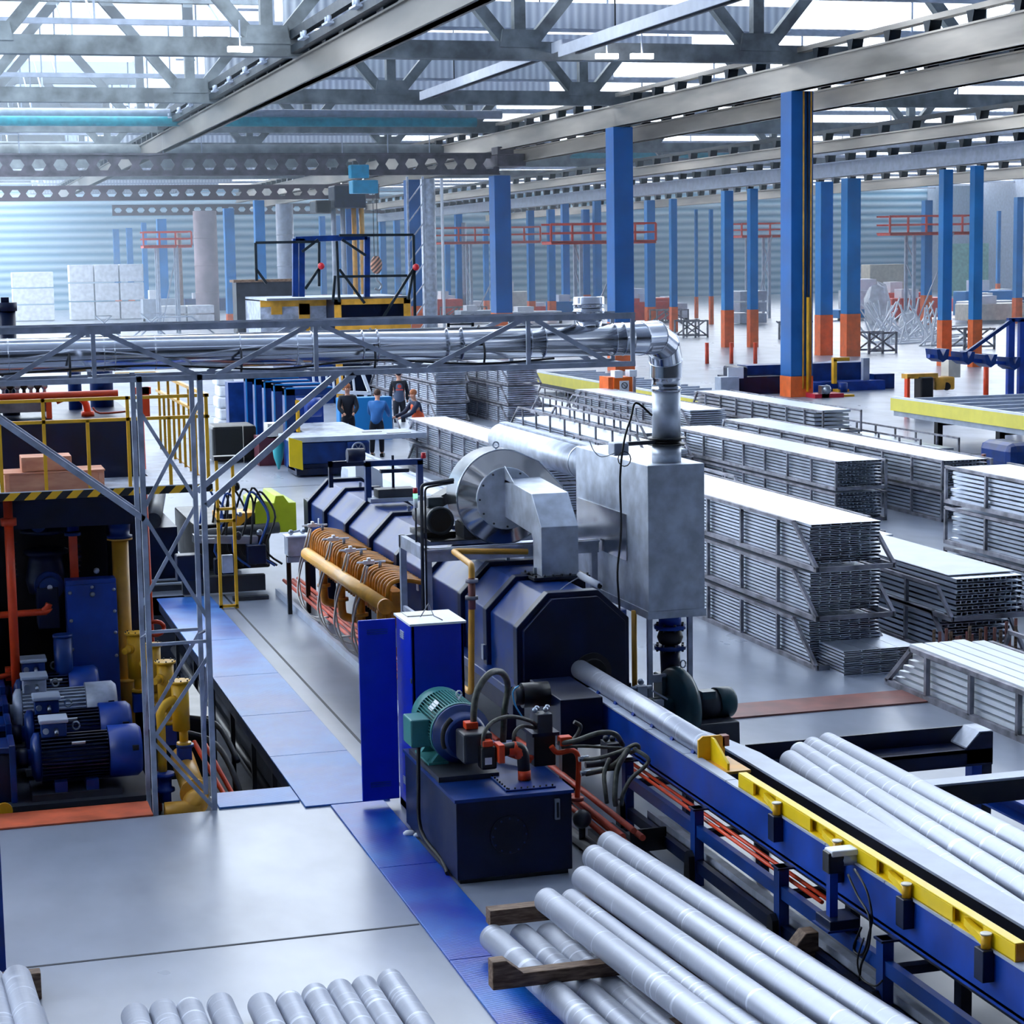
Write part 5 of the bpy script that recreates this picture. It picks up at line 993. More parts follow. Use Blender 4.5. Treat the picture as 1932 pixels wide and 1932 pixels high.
# blue panel
t=T('access_panel','bright-blue bolted steel box panel at the right side of the press','panel',(1.66,22.3,0))
a,b=Q(124,1102,Y=22.25),Q(219,1096,Y=22.25)
pt(t,'box',MB().b(a.x,b.x,22.27,22.5,.3,a.z+.03),beamblue,bevel=.006); cv_=pt(t,'cover',MB().b(a.x,b.x,22.24,22.27,.3,a.z-.02),beamblue,bevel=.004)
bl=MB()
for z in (1.63,1.32,1.0): bl.sph((a.x+.04,22.235,z),.022,8); 
for z in (1.64,1.4,1.16,.9): bl.sph((b.x-.03,22.235,z),.02,8)
bl.sph((a.x+.28,22.235,1.6),.03,8).sph((a.x+.28,22.235,1.68),.02,8).sph((a.x+.34,22.3,a.z+.12),.035,8); pt(cv_,'bolts',bl,steel)
one('return_filter',MB().cyl((1.29,21.95,.62),(1.29,21.95,1.2),.1,20).cyl((1.29,21.95,1.2),(1.29,21.95,1.23),.105,20),navy,'small blue upright canister behind the motor row','filter')
# ---- motors
def motor(y,z,label,m,x0=.9,L=.66,x1=1.93,cover=True):
    t=T('electric_motor',label,'motor',(1.4,y,z-.3)); r=.235; fm_=m; m=navy if m is navyd else m
    pt(t,'body',MB().lathe((x0,y,z),(1,0,0),[(0,r*.92),(L,r*.92)],28),m)
    f=MB()
    for k in range(26):
        a=-1.25+2.9*k/25+PI/2*0; an=PI*.62+ (k/25)*PI*1.25  # finned flanks
        cyv,czv=math.cos(an),math.sin(an); f.bar((x0+.01,y+cyv*r,z+czv*r),(x0+L-.01,y+cyv*r,z+czv*r),.012,.05,up=(0,cyv,czv))
    pt(t,'cooling_fins',f,fm_)
    fc_=pt(t,'fan_cowl',MB().lathe((x0+L,y,z),(1,0,0),[(0,r*1.1),(.28,r*1.1),(.32,r*.95)],28),beamblue if fm_ is navyd else m,bevel=.0); pt(fc_,'cowl_lug',MB().b(x0+L+.22,x0+L+.28,y-.26,y-.23,z+.05,z+.1),black)
    pt(t,'end_shield',MB().lathe((x0,y,z),(-1,0,0),[(0,r*1.02),(.05,r*1.02),(.08,r*.8),(.09,r*.35),(.3,r*.35)],28),m); pt(t,'coupling',MB().cyl((x0-.22,y,z),(x0-.12,y,z),.1,14),navyd)
    tb_=pt(t,'terminal_box',MB().b(x0+.02,x0+.26,y-.14,y+.1,z+r-.02,z+r+.12),m,bevel=.012); pt(tb_,'box_lid',MB().b(x0-.0,x0+.28,y-.16,y+.12,z+r+.12,z+r+.16),lgrey if m is not navyd else navy,bevel=.012)
    pt(tb_,'cable_gland',MB().cyl((x0+.06,y-.16,z+r+.05),(x0+.06,y-.13,z+r+.05),.03,12).cyl((x0+.16,y-.2,z+r+.02),(x0+.16,y-.14,z+r+.06),.02,10),steel)
    pt(t,'lifting_eye',MB().tube([(x0+.36+.035*math.cos(a),y,z+r+.05+.04*math.sin(a)) for a in [k*PI/5 for k in range(11)]],.01,6),steel); pt(t,'rating_plate',MB().b(x0+.3,x0+.44,y-r-.012,y-r-.002,z+.12,z+.16) if 0 else MB().bar((x0+.3,y-r*.86,z+r*.66),(x0+.43,y-r*.86,z+r*.66),.012,.05,up=(0,-.7,.7)),paper)
    pt(t,'feet',MB().b(x0+.12,x0+.24,y-.26,y+.26,z-r-.07,z-r+.03).b(x0+.42,x0+.54,y-.26,y+.26,z-r-.07,z-r+.03),m); pt(t,'skid',MB().b(x0-.1,x0+L+.1,y-.3,y+.3,z-r-.14,z-r-.07),dgrey)
    return t
motor(19.86,.40,'nearest big dark-blue finned motor at the pit edge',navyd)
motor(20.62,.47,'second big blue motor, behind the nearest one',navyd,x0=.88); motor(21.32,.55,'grey-bodied third motor with pale terminal box',galvd,x0=.80)
motor(22.0,.60,'fourth and farthest blue motor in the row below the press',navyd,x0=.83,L=.5)
one('motor_base',MB().b(-4.4,1.95,19.45,22.4,-.02,.03),dgrey,'dark steel base plate under the row of motors','base'); one('base_block',MB().b(-4.2,1.9,19.6,22.2,DZ,-.03),black,'black foundation block carrying the motor base','base')
for k,(y,z) in enumerate(((19.86,.40),(20.62,.45),(21.32,.5),(22.0,.55))):
    t=T('hydraulic_pump','dark-blue ribbed pump body at the left edge, %s row from the viewer'%ORD[k],'pump',(.3,y,0))
    pt(t,'body',MB().b(-.2,.64,y-.24,y+.2,.03,z+.12),navyd,bevel=.02); pt(t,'top_cover',MB().prism([(-.2,z+.12),(.66,z+.12),(.62,z+.18),(-.2,z+.18)],'Y',y-.26,y+.2),navy,bevel=.008); pt(t,'flange_rib',MB().b(.60,.66,y-.28,y+.22,.03,z+.2),navy,bevel=.01); pt(t,'label_plate',MB().b(.38,.5,y-.2,y-.13,z+.181,z+.185),paper)
one('orange_valve',MB().b(.68,.80,22.15,22.25,.72,.86).tube([(.3,22.1,.8),(.62,22.1,.78),(.74,22.1,.8)],.03,10),orange,'small orange valve with bent pipe behind the pumps at the left edge','valve')
# ---- yellow filters
fx=[(2.33,20.2,.98),(2.27,20.95,1.04),(2.21,21.6,1.11),(2.08,22.15,1.15)]
for k,(x,y,z) in enumerate(fx):
    t=T('yellow_filter','yellow flanged filter canister, %s in the row beside the motors'%ORD[k],'filter',(x,y,z-.5))
    pt(t,'canister',MB().cyl((x,y,z-.5),(x,y,z),.088,24),yellow); ld_=pt(t,'lid',MB().cyl((x,y,z-.01),(x,y,z+.015),.112,26),yellow,label='pale yellow bolted lid')
    b=MB()
    for j in range(8): a=2*PI*j/8; b.cyl((x+.098*math.cos(a),y+.098*math.sin(a),z+.015),(x+.098*math.cos(a),y+.098*math.sin(a),z+.028),.008,6)
    pt(ld_,'lid_bolts',b,black); pt(t,'lower_neck',MB().cyl((x+.02,y,z-.62),(x+.02,y,z-.5),.045,16).cyl((x+.02,y,z-.66),(x+.02,y,z-.63),.075,16),yellow)
    pt(t,'side_outlet',MB().tube([(x-.06,y-.06,z-.16),(x-.13,y-.14,z-.17)],.036,12).cyl((x-.055,y-.06,z-.16),(x-.075,y-.08,z-.16),.055,14),yellow) if k else pt(t,'elbow_pipe',MB().tube([(x-.06,y-.05,z-.17),(x-.16,y-.1,z-.2),(x-.22,y-.14,z-.27),(x-.22,y-.14,z-.4),(x-.22,y-.14,.10)],.045,16,4),yellow)
    pt(t,'blue_valve',MB().b(x-.05,x+.09,y-.07,y+.07,z-.88,z-.67),beamblue,bevel=.01)
t=T('collector_pipe','fat yellow collector pipe with domed end on the pit floor','pipe',(2.4,19.6,-.4))
pt(t,'pipe',MB().cyl((2.36,20.5,.12),(2.36,19.55,-.02),.12,22),gasyel); pt(t,'rim',MB().cyl((2.36,19.57,-.02),(2.36,19.54,-.02),.145,22),gasyel); pt(t,'dome',MB().sph((2.36,19.5,-.1),.13,18),gasyel); pt(t,'flange',MB().cyl((2.36,20.2,.30),(2.36,20.2,.33),.09,16),navy)
pt(t,'foot_pipe',MB().cyl((2.05,19.45,-.15),(2.4,19.45,-.15),.09,16),gasyel); pt(t,'riser_valve',MB().lathe((2.12,20.0,-.2),(0,0,1),[(0,.06),(.1,.06),(.11,.1),(.14,.1),(.15,.07),(.25,.07),(.26,.1),(.3,.1)],18),beamblue)
one('orange_hose',MB().tube([(2.5,20.6,.25),(2.62,20.2,.0),(2.72,19.8,-.2),(2.8,19.45,-.45)],.025,10,4),orange,'nearer orange pipe dropping into the pit right of the tower','pipe'); one('orange_hose',MB().tube([(2.62,20.7,.2),(2.76,20.25,-.1),(2.9,19.8,-.4)],.025,10,4),orange,'farther orange pipe dropping into the pit right of the tower','pipe')
one('black_hose',MB().tube([(2.4,20.9,.3),(2.7,20.4,.25),(2.85,19.9,-.1),(2.9,19.7,-.6)],.03,10,5),rubber,'thick black hose bending down into the pit','hose'); one('black_hose',MB().tube([(2.45,21.6,.3),(2.8,21.1,.3),(2.95,20.6,.0)],.03,10,5),rubber,'black hose arching farther back in the pit','hose')
one('pit_block',MB().b(2.35,2.95,22.4,24.5,-.6,.1),black,'black block in the pit behind the tower','block'); one('hand_wheel',MB().tube([(2.42+.1*math.cos(a),23.2,1.0+.08*math.sin(a)) for a in [k*PI/7 for k in range(15)]],.025,8),orange,'red hand wheel beside the lattice tower','wheel')
# ================================================================ machinery behind the walkway
t=T('yellow_ladder_frame','yellow upright ladder frame standing on the floor at the walkway end','frame',(4.25,30,0))
for x in (4.1,4.34): pt(t,'post',MB().b(x,x+.045,29.97,30.02,0,2.28),yellow)
for z in (.02,1.32,1.5): pt(t,'rung',MB().b(4.1,4.38,29.97,30.02,z,z+.04),yellow)
pt(t,'top_shelf',MB().b(4.08,4.42,29.9,30.1,2.26,2.32),black); pt(t,'control_box',MB().b(4.16,4.32,29.96,30.04,.55,.82),galvd); pt(t,'pad',MB().sph((4.42,30,1.85),.05,10,(1,1,1.4)).sph((4.42,30,1.1),.05,10,(1,1,1.4)),black)
t=T('extrusion_press','acid-yellow and black press head with hoses behind the walkway','press',(4.9,32.5,0))
a=Q(476,935,Y=32); b=Q(556,1000,Y=32)
pt(t,'yellow_head',MB().prism([(a.x,b.z),(b.x,b.z),(b.x,a.z-.12),(b.x-.12,a.z-.12),(b.x-.2,a.z),(b.x-.33,a.z),(b.x-.36,a.z-.12),(a.x+.1,a.z-.05),(a.x,a.z-.1)],'Y',31.8,33),limey,bevel=.01)
c=Q(440,975,Y=31.8); pt(t,'hazard_block',MB().b(c.x-.25,a.x,31.8,32.4,c.z-.3,c.z+.05),hazard2,label='orange and black hazard stripes'); pt(t,'dark_body',MB().b(4.0,5.2,31.9,34.5,0.3,1.05),black,bevel=.03)
pt(t,'cross_cylinder',MB().cyl((4.0,31.4,.95),(5.3,31.6,.98),.09,16),dgrey); pt(t,'steel_slide',MB().bar((3.9,31.3,.92),(4.9,31.3,.85),.25,.12),steel)
pt(t,'base_rails',MB().b(3.7,5.0,31.2,31.35,.05,.3).b(4.4,4.95,30.6,30.75,.0,.06),dgrey)
for k in range(9):
    x=4.0+k*.11+random.uniform(-.06,.06); y=31.2+random.uniform(-.2,.3); pt(t,'hose',MB().tube([(x,y,1.2+random.uniform(-.1,.2)),(x+.1,y-.05,1.6+random.uniform(-.15,.1)),(x+.25,y,1.5),(x+.3+random.uniform(-.1,.1),y-.1,1.2),(x+.2,y-.1,.7),(x+.45,y-.1,.45)],.018,7,4),rubber if k%3 else mat('blue_hose','#2050a0',.5,var=0))
pt(t,'clutter',MB().b(3.6,4.0,31,31.3,.3,.7).b(4.2,4.5,31.1,31.3,.35,.6).b(4.7,5.0,31.0,31.2,.5,.8),navyd,bevel=.02); pt(t,'fittings',MB().sph((4.3,31,1.2),.05).sph((4.6,31,1.3),.04).sph((4.9,31,1.0),.05).b(4.0,4.2,31,31.05,.9,.94),steel)
t=T('ram_cylinders','pair of horizontal grey ram cylinders seen behind the tower','cylinder',(3.4,34,1))
pt(t,'cylinder',MB().cyl((3.05,31.6,1.35),(3.6,35.4,1.35),.16,22),galvd); pt(t,'cylinder_mouth',MB().cyl((3.045,31.57,1.35),(3.05,31.6,1.35),.1,18),holeshade); pt(t,'cylinder',MB().cyl((3.4,32.3,1.1),(3.9,36,1.1),.13,22),dgrey)
pt(t,'support',MB().b(2.9,3.8,32.5,35,0,.96),navyd); pt(t,'blue_guard',MB().b(2.5,3.6,35.5,35.7,.9,1.9),beamblue)
for k in range(6): one('floor_pipe',MB().b(2.6,5.0,32.6+k*.28,32.68+k*.28,.02,.1) if k>3 else MB().b(2.8,3.9,31.7+k*.2,31.78+k*.2,.05,.14),lgrey if k%2 else dgrey,'steel bar on the floor behind the walkway, %s from the viewer'%ORD[k],'bar')
# ================================================================ far machines and goods
def bx(px0,py0,px1,py1,Y,d=1,z0=None):
    a,b=Q(px0,py0,Y=Y),Q(px1,py1,Y=Y); return MB().b(a.x,b.x,Y,Y+d,b.z if z0 is None else z0,a.z)
# stretcher bench with blue portal frames
t=T('stretcher_bench','row of dark-blue portal frames of the stretching bench on the left','machine',(9.4,56,0))
for k,(px,py) in enumerate(((540,738),(519,731),(501,725),(483,720),(466,715))):
    q=Q(px,py,X=8.76); y=q.y; zt=2.02
    pt(t,'portal_frame',MB().b(8.72,9.0,y,y+.4,0,zt).b(8.72,9.95,y,y+.4,zt-.22,zt),navy,bevel=.02); pt(t,'frame_edge',MB().b(8.71,8.75,y-.02,y,0,zt).b(8.71,9.95,y-.02,y,zt-.04,zt),colblue)
pt(t,'bed',MB().b(9.05,9.9,52.6,62,.55,.9),navyd); pt(t,'yellow_guard',MB().b(8.98,9.05,50.2,51.2,.9,1.7),yellow)
pt(t,'jaw_drive',MB().b(9.3,10.2,53,54,.9,1.5).cyl((9.5,51.8,1.4),(9.9,51.8,1.4),.25),beamblue)
t=T('run_out_table','blue roller table with yellow end plate and silver hand wheel beside the workers','machine',(10,48,0))
a,b=Q(555,822,Y=48),Q(662,878,Y=48); pt(t,'body',MB().b(a.x,b.x,48,49.2,.12,.82),navy,bevel=.02); pt(t,'lower_tray',MB().b(a.x,b.x+.3,47.8,49,.05,.2).b(a.x+.2,b.x,47.9,48,.2,.3),navyd)
pt(t,'table_top',MB().b(a.x-.1,12.2,48,49.7,.86,.93).b(9.1,10.6,49.7,52.5,.86,.93),galvd); pt(t,'front_rail',MB().b(a.x-.1,12.2,47.9,48.02,.84,.96),lgrey); pt(t,'yellow_plate',MB().prism([(a.x-.2,.3),(a.x-.2,1.0),(a.x+.12,.9),(a.x+.12,.2)],'Y',47.6,47.66),pyellow)
q=Q(676,847,Y=47.8); pt(t,'hand_wheel',MB().tube([(q.x+.15*math.cos(a),47.8,q.z+.15*math.sin(a)) for a in [k*PI/8 for k in range(17)]],.025,8),steel)
w=MB(); [w.bar((q.x,47.8,q.z),(q.x+.15*math.cos(k*PI/3),47.8,q.z+.15*math.sin(k*PI/3)),.025,.02) for k in range(6)]; pt(t,'wheel_spokes',w,steel); pt(t,'wheel_housing',MB().b(q.x-.25,q.x+.3,47.85,48.6,.1,.82),navy,bevel=.05)
pt(t,'slot',MB().b(10.4,10.9,49,49.1,.93,.94).b(10.9,11.5,48.4,48.5,.93,.94),black)
one('black_cabinet',bx(400,805,486,873,52,1.2,.05),black,'long black cabinet with a pale strap behind the yellow ladder frame','cabinet',bevel=.08); one('strap',bx(458,804,461,873,51.95,.04),cream,'pale strap around the long black cabinet','strap')
q=Q(525,845,Y=49.5); t=T('turquoise_sack','turquoise cone-shaped bag hanging in a stand near the bench','bag',(q.x,49.5,.05)); pt(t,'bag',MB().lathe((q.x,49.5,.05),(0,0,1),[(0,.02),(.3,.12),(.65,.16),(.7,.1)],14),teal2)
one('table',bx(488,825,545,880,51,.8,0),mat('maroon','#582030',.6),'small dark-red bench with a white box beside the turquoise bag','table'); one('box',bx(505,800,535,826,51,.6),cream,'white box on the dark-red bench','box')
# white sacks wall
t=T('wrapped_stack','white wrapped stack left of the blue portal frames','stack',Q(410,790,Y=62)); 
for k in range(5): pt(t,'sack_layer',MB().b(Q(383,1,Y=62).x+random.uniform(0,.1),Q(430,1,Y=62).x+random.uniform(-.2,0),62,63,max(0,.35*k+.02),.35*k+.36),bag,bevel=.06)
one('machine_casing',bx(430,722,470,810,58,.6,0),navy,'flat blue machine side between the white stack and the portal frames','panel')
# the big blue/yellow machine housing with cage
t=T('blue_machine_housing','tall blue machine housing with yellow edges and a cage frame on top','machine',Q(710,765,Z=0))
Y=72; a=Q(630,565,Y=Y); b=Q(778,765,Y=Y); zt=a.z
b.z=0
pt(t,'housing',MB().b(a.x,b.x,Y,Y+6,0,zt),navyd); f=MB(); w=.25
f.b(a.x,b.x,Y-.06,Y,zt-.2,zt); f.b(a.x,a.x+w,Y-.06,Y,0,zt); f.b(b.x-w,b.x,Y-.06,Y,0,zt); f.b(a.x,b.x,Y-.06,Y,1.1,1.35); z=Q(700,615,Y=Y).z; f.b(a.x,b.x,Y-.07,Y,z-.2,z+.25); pt(t,'yellow_edges',f,gasyel)
c=Q(485,535,Y=Y); a2=Q(503,560,Y=Y)
pt(t,'left_wing',MB().b(a2.x,a.x,Y+1.5,Y+5,1.6,zt-.05),galvd); f=MB().b(a2.x,a.x,Y+1.44,Y+1.5,zt-.25,zt).b((a2.x+a.x)/2+.2,(a2.x+a.x)/2+.6,Y+1.43,Y+1.5,1.6,zt); 
for px in (535,588): g=Q(px,590,Y=Y); f.b(g.x-.2,g.x+.2,Y+1.43,Y+1.5,g.z-.1,g.z+.3)
pt(t,'wing_edges',f,cream if 0 else gasyel); pt(t,'rear_bin',MB().b(c.x,c.x+2.3,Y+5,Y+6,2,c.z),dgrey); pt(t,'bin_rim',MB().b(c.x-.1,c.x+2.4,Y+4.95,Y+6,c.z,c.z+.1),wood); pt(t,'lower_body',MB().b(a2.x+1,a.x,Y+.5,Y+5,0,1.7),navy)
cg=MB(); w=.09
def P_(px,py,dy=0): return Q(px,py,Y=Y+dy)
for px0,py0,px1,py1 in ((557,450,557,560),(569,450,569,560),(557,452,692,447),(692,447,692,560)): cg.bar(P_(px0,py0),P_(px1,py1),.2)
pt(t,'portal',cg,navy)
cg=MB()
for px0,py0,px1,py1 in ((482,458,602,456),(482,458,484,530),(602,456,602,540),(602,506,576,545),(482,506,503,535),(635,455,640,570),(640,444,780,443),(780,443,783,600),(637,522,768,520),(640,508,688,572),(632,520,628,570),(783,502,722,600),(782,500,770,565),(570,475,600,452),(645,452,690,482)): cg.bar(P_(px0,py0,-.3),P_(px1,py1,-.3),.09)
pt(t,'cage',cg,dgird); pt(t,'deck',MB().b(a2.x,b.x,Y,Y+5,zt,zt+.08),lgrey)
for px,py in ((785,504),(606,502)): one('warning_lamp',MB().sph(P_(px,py,-.4),.13,10),redl,'red lamp on the machine cage, %s'%('right' if px>700 else 'left'),'lamp')
t=T('silver_mast','slim silvery lattice mast with round duct next to the fourth big column','mast',Q(812,700,Z=0)); q=Q(812,600,Y=100); 
pt(t,'duct',MB().cyl((q.x,100,0),(q.x,100,9.2),.38,16),galv); m=MB(); x0=q.x-1.15; 
for k in range(9): m.bar((x0,99.6,k),(x0+.8,99.6,k+1),.06); 
for x in (x0,x0+.8): m.bar((x,99.6,0),(x,99.6,9.3),.1)
pt(t,'lattice',m,galv); pt(t,'pipe',MB().cyl((q.x+.6,99.5,0),(q.x+.6,99.5,9.2),.08,8),white)
# far cooling tables with yellow side panels
def ytable(p0,p1,hpx,Zb,label,leg=True,front=None,wd=5):
    a=Q(p0[0],p0[1],Z=Zb); b=Q(p1[0],p1[1],Z=Zb); x=(a.x+b.x)/2; ya,yb=max(a.y,b.y),min(a.y,b.y); h=hpx/F_PX*yb
    t=T('cooling_table',label,'conveyor table',(x,(ya+yb)/2,0)); pt(t,'yellow_panel',MB().b(x,x+.1,yb,ya,Zb,Zb+h),mat('pale_yellow','#e8dc60',.5,var=.04)); pt(t,'bed',MB().b(x+.1,x+wd,yb,ya,Zb+h-.25,Zb+h-.1),galvd); pt(t,'bed_edge',MB().b(x,x+.15,yb,ya,Zb+h,Zb+h+.05),white)
    r=MB(); y=yb+.4
    while y<ya: r.b(x+.2,x+wd-.2,y,y+.12,Zb+h-.1,Zb+h+.02); y+=1.1
    pt(t,'slats',r,lgrey,kind='stuff'); pt(t,'under_frame',MB().b(x+.1,x+wd-.2,yb,ya,Zb-.15,Zb+.05),navyd if front is None else lgrey)
    y=yb+1
    while y<ya: pt(t,'leg',MB().b(x+.15,x+.3,y,y+.2,0,Zb).b(x+wd-1,x+wd-.8,y,y+.2,0,Zb).b(x+.2,x+1,y,y+.15,Zb-.25,Zb-.1),black); y+=3.2
ytable((995,722),(1340,777),25,.35,'long table with a pale yellow side panel behind the damper box',wd=2.6)
ytable((1733,772),(1990,832),32,.85,'raised roller table with a pale yellow side panel at the right',front=1)
# blue saw machine behind big column
t=T('saw_machine','long dark-blue saw machine with grey cabinets around the big conduit column','machine',Q(1430,760,Z=0)); Y=69.2
pt(t,'lower_body',bx(1392,712,1474,775,Y,2,0),navyd); pt(t,'upper_beam',bx(1410,690,1640,715,Y+1,1),navy); pt(t,'hood',bx(1392,692,1412,715,Y,1.5),navyd,bevel=.1); pt(t,'control_cabinet',bx(1360,712,1395,755,Y-.5,.6,0),lgrey,bevel=.02); pt(t,'cabinet_door',bx(1374,694,1403,714,Y-.1,.1),white)
pt(t,'right_beam',bx(1535,722,1670,742,Y,1),beamblue); pt(t,'right_post',bx(1650,706,1687,790,Y+.5,.5,0),navy); pt(t,'rear_posts',bx(1620,742,1640,790,Y+.6,.5,0).b(Q(1640,1,Y=Y).x,Q(1652,1,Y=Y).x,Y+.3,Y+.5,0,1.2),lgrey)
pt(t,'grey_motor',bx(1578,683,1612,703,Y+2,1),lgrey,bevel=.1); pt(t,'yellow_crane_arm',bx(1573,678,1579,720,Y-.3,.2).b(Q(1573,1,Y=Y).x,Q(1602,1,Y=Y).x,Y-.3,Y-.1,Q(1,678,Y=Y).z-.0,Q(1,672,Y=Y).z) if 0 else bx(1573,678,1579,724,Y-.3,.2),yellow); pt(t,'arm_top',bx(1573,675,1603,681,Y-.3,.2),yellow)
pt(t,'yellow_head',bx(1582,735,1602,750,Y-.5,.5).b(Q(1590,1,Y=Y).x,Q(1625,1,Y=Y).x,Y-.5,Y-.3,Q(1600,750,Y=Y).z-.2,Q(1600,745,Y=Y).z),yellow); pt(t,'blue_servo',MB().cyl(Q(1590,722,Y=Y-.4),Q(1590,740,Y=Y-.4),.18,12),beamblue)
t=T('red_cart','small red machine cart with silver parts beside the big column','cart',Q(1565,765,Y=66.2)); pt(t,'body',bx(1538,744,1592,770,66.2,.8,0),mat('cart_red','#c02038',.45,var=.1)); pt(t,'parts',MB().sph(Q(1560,735,Y=66.2),.18,8).b(Q(1553,1,Y=66.2).x,Q(1568,1,Y=66.2).x,66.2,66.5,Q(1560,760,Y=66.2).z,Q(1560,728,Y=66.2).z),steel); pt(t,'yellow_parts',bx(1590,745,1612,765,66.4,.3,0),yellow)
# far right: blue trough gantry, post frame
t=T('roller_gantry','blue gantry arm with V-shaped troughs at the right edge','gantry',Q(1915,760,Z=0)); Y=52
pt(t,'arm',MB().bar(Q(1752,672,Y=Y),Q(1945,690,Y=Y),.16,.1),beamblue); pt(t,'strut',MB().bar(Q(1818,670,Y=Y),Q(1908,605,Y=Y),.1,.1),navy); pt(t,'post',bx(1904,602,1913,755,Y,.15,0),beamblue); pt(t,'post',bx(1925,602,1932,755,Y,.15,0),beamblue); pt(t,'top_bar',bx(1904,600,1960,606,Y,.15),navy)
for k,px in enumerate((1770,1818,1860,1905)): q=Q(px,668+k*5,Y=Y); pt(t,'trough',MB().prism([(q.x-.2,q.z+.15),(q.x-.16,q.z-.12),(q.x,q.z-.22),(q.x+.16,q.z-.12),(q.x+.2,q.z+.15),(q.x+.1,q.z+.15),(q.x,q.z-.05),(q.x-.1,q.z+.15)],'Y',Y-.3,Y+.4),navy)
t=T('yellow_roller_head','pale-yellow roller head with black drum near the right gantry','machine',Q(1775,770,Z=0)); Y=57; pt(t,'body',bx(1765,712,1802,735,Y,.6),gasyel,bevel=.05); pt(t,'bore',MB().cyl(Q(1786,729,Y=Y-.02),Q(1786,729,Y=Y),.13,14),black); pt(t,'arm',bx(1712,706,1770,713,Y,.4),gasyel); pt(t,'drum',bx(1738,712,1762,735,Y-.2,.5,0),black,bevel=.05); pt(t,'post',bx(1712,712,1717,730,Y,.2,0),orange); pt(t,'tower',bx(1790,678,1812,712,Y+.4,.5),cream)
one('blue_drum',bx(1905,838,1960,872,42,1.5,0),navy,'dark-blue rounded machine part at the right frame edge','machine',bevel=.2)
t=T('sign_cabinet','bright orange cabinet with a no-smoking style sign behind the stack','cabinet',Q(1175,765,Z=0)); Y=58
a,b=Q(1158,712,Y=Y),Q(1194,768,Y=Y); pt(t,'body',MB().b(a.x,b.x,Y,Y+.8,0,a.z),mat('cab_orange','#e86818',.4,var=.05),bevel=.02); pt(t,'side',MB().b(a.x-.16,a.x,Y+.05,Y+.9,0,a.z),orangebase); pt(t,'top_boxes',bx(1160,700,1175,713,Y,.4).b(Q(1182,1,Y=Y).x,Q(1196,1,Y=Y).x,Y,Y+.4,a.z,a.z+.2),white)
c=Q(1178,729,Y=Y-.02); pt(t,'sign',MB().b(c.x-.15,c.x+.15,Y-.02,Y,c.z-.17,c.z+.17),paper); pt(t,'sign_ring',MB().tube([(c.x+.09*math.cos(a),Y-.03,c.z+.03+.09*math.sin(a)) for a in [k*PI/8 for k in range(17)]],.012,6).bar((c.x-.06,Y-.03,c.z+.09),(c.x+.06,Y-.03,c.z-.03),.015,.015),dgrey)
pt(t,'rear_post',bx(1195,705,1200,765,Y+.5,.2,0),galvd)
for i,px in enumerate((1334,1380,1425,1860)):
    q=Q(px,686 if px<1800 else 745,Z=0); one('bollard',MB().cyl((q.x,q.y,0),(q.x,q.y,1.0 if px<1800 else 1.1),.1,8),orange,'orange marker post on the floor, %s'%['first left of the saw','second left of the saw','just left of the big column','beside the right roller table'][i],'post')
q=Q(1853,890,Z=.3); one('bollard',MB().cyl((21.5,38,0),(21.5,38,.9),.05,8),rust,'small rusty post right of the shadowed stack','post')
# red gantries
def gantry(px0,px1,py0,py1,Y,lab,legs=True):
    a,b=Q(px0,py0,Y=Y),Q(px1,py1,Y=Y); t=T('red_gantry',lab,'gantry',((a.x+b.x)/2,Y,0)); m=MB(); w=.12
    for z in (a.z,(a.z+b.z)/2,b.z): m.b(a.x,b.x,Y,Y+w,z-w/2,z+w/2); m.b(a.x,b.x,Y+2,Y+2+w,z-w/2,z+w/2)
    n=int((b.x-a.x)/1.5)+1
    for k in range(n+1): x=a.x+(b.x-a.x)*k/n; m.b(x-w/2,x+w/2,Y,Y+w,b.z,a.z)
    pt(t,'cage',m,redp); pt(t,'deck',MB().b(a.x,b.x,Y,Y+2,b.z-.15,b.z),redp); m=MB()
    for x in (a.x+.3*(b.x-a.x),b.x-.3*(b.x-a.x)):
        m.b(x-.1,x+.1,Y+.4,Y+.6,0,b.z); m.b(x-.1,x+.1,Y+1.6,Y+1.8,0,b.z); z=0
        while z<b.z-1: m.bar((x,Y+.5,z),(x,Y+1.7,z+1.4),.08); z+=1.5
    m.bar((a.x+.3*(b.x-a.x),Y,.2),(b.x-.3*(b.x-a.x),Y,b.z),.08); pt(t,'legs',m,lgrey)
gantry(270,362,438,463,150,'red railed gantry platform in the left haze'); gantry(834,1020,430,455,160,'long dusty-red gantry between the third and second big columns'); gantry(1040,1238,423,454,120,'bright orange-red gantry behind the second big column')
gantry(1400,1480,422,444,150,'far red gantry just left of the big conduit column'); gantry(1680,1850,408,438,128,'red gantry on lattice legs at the right')
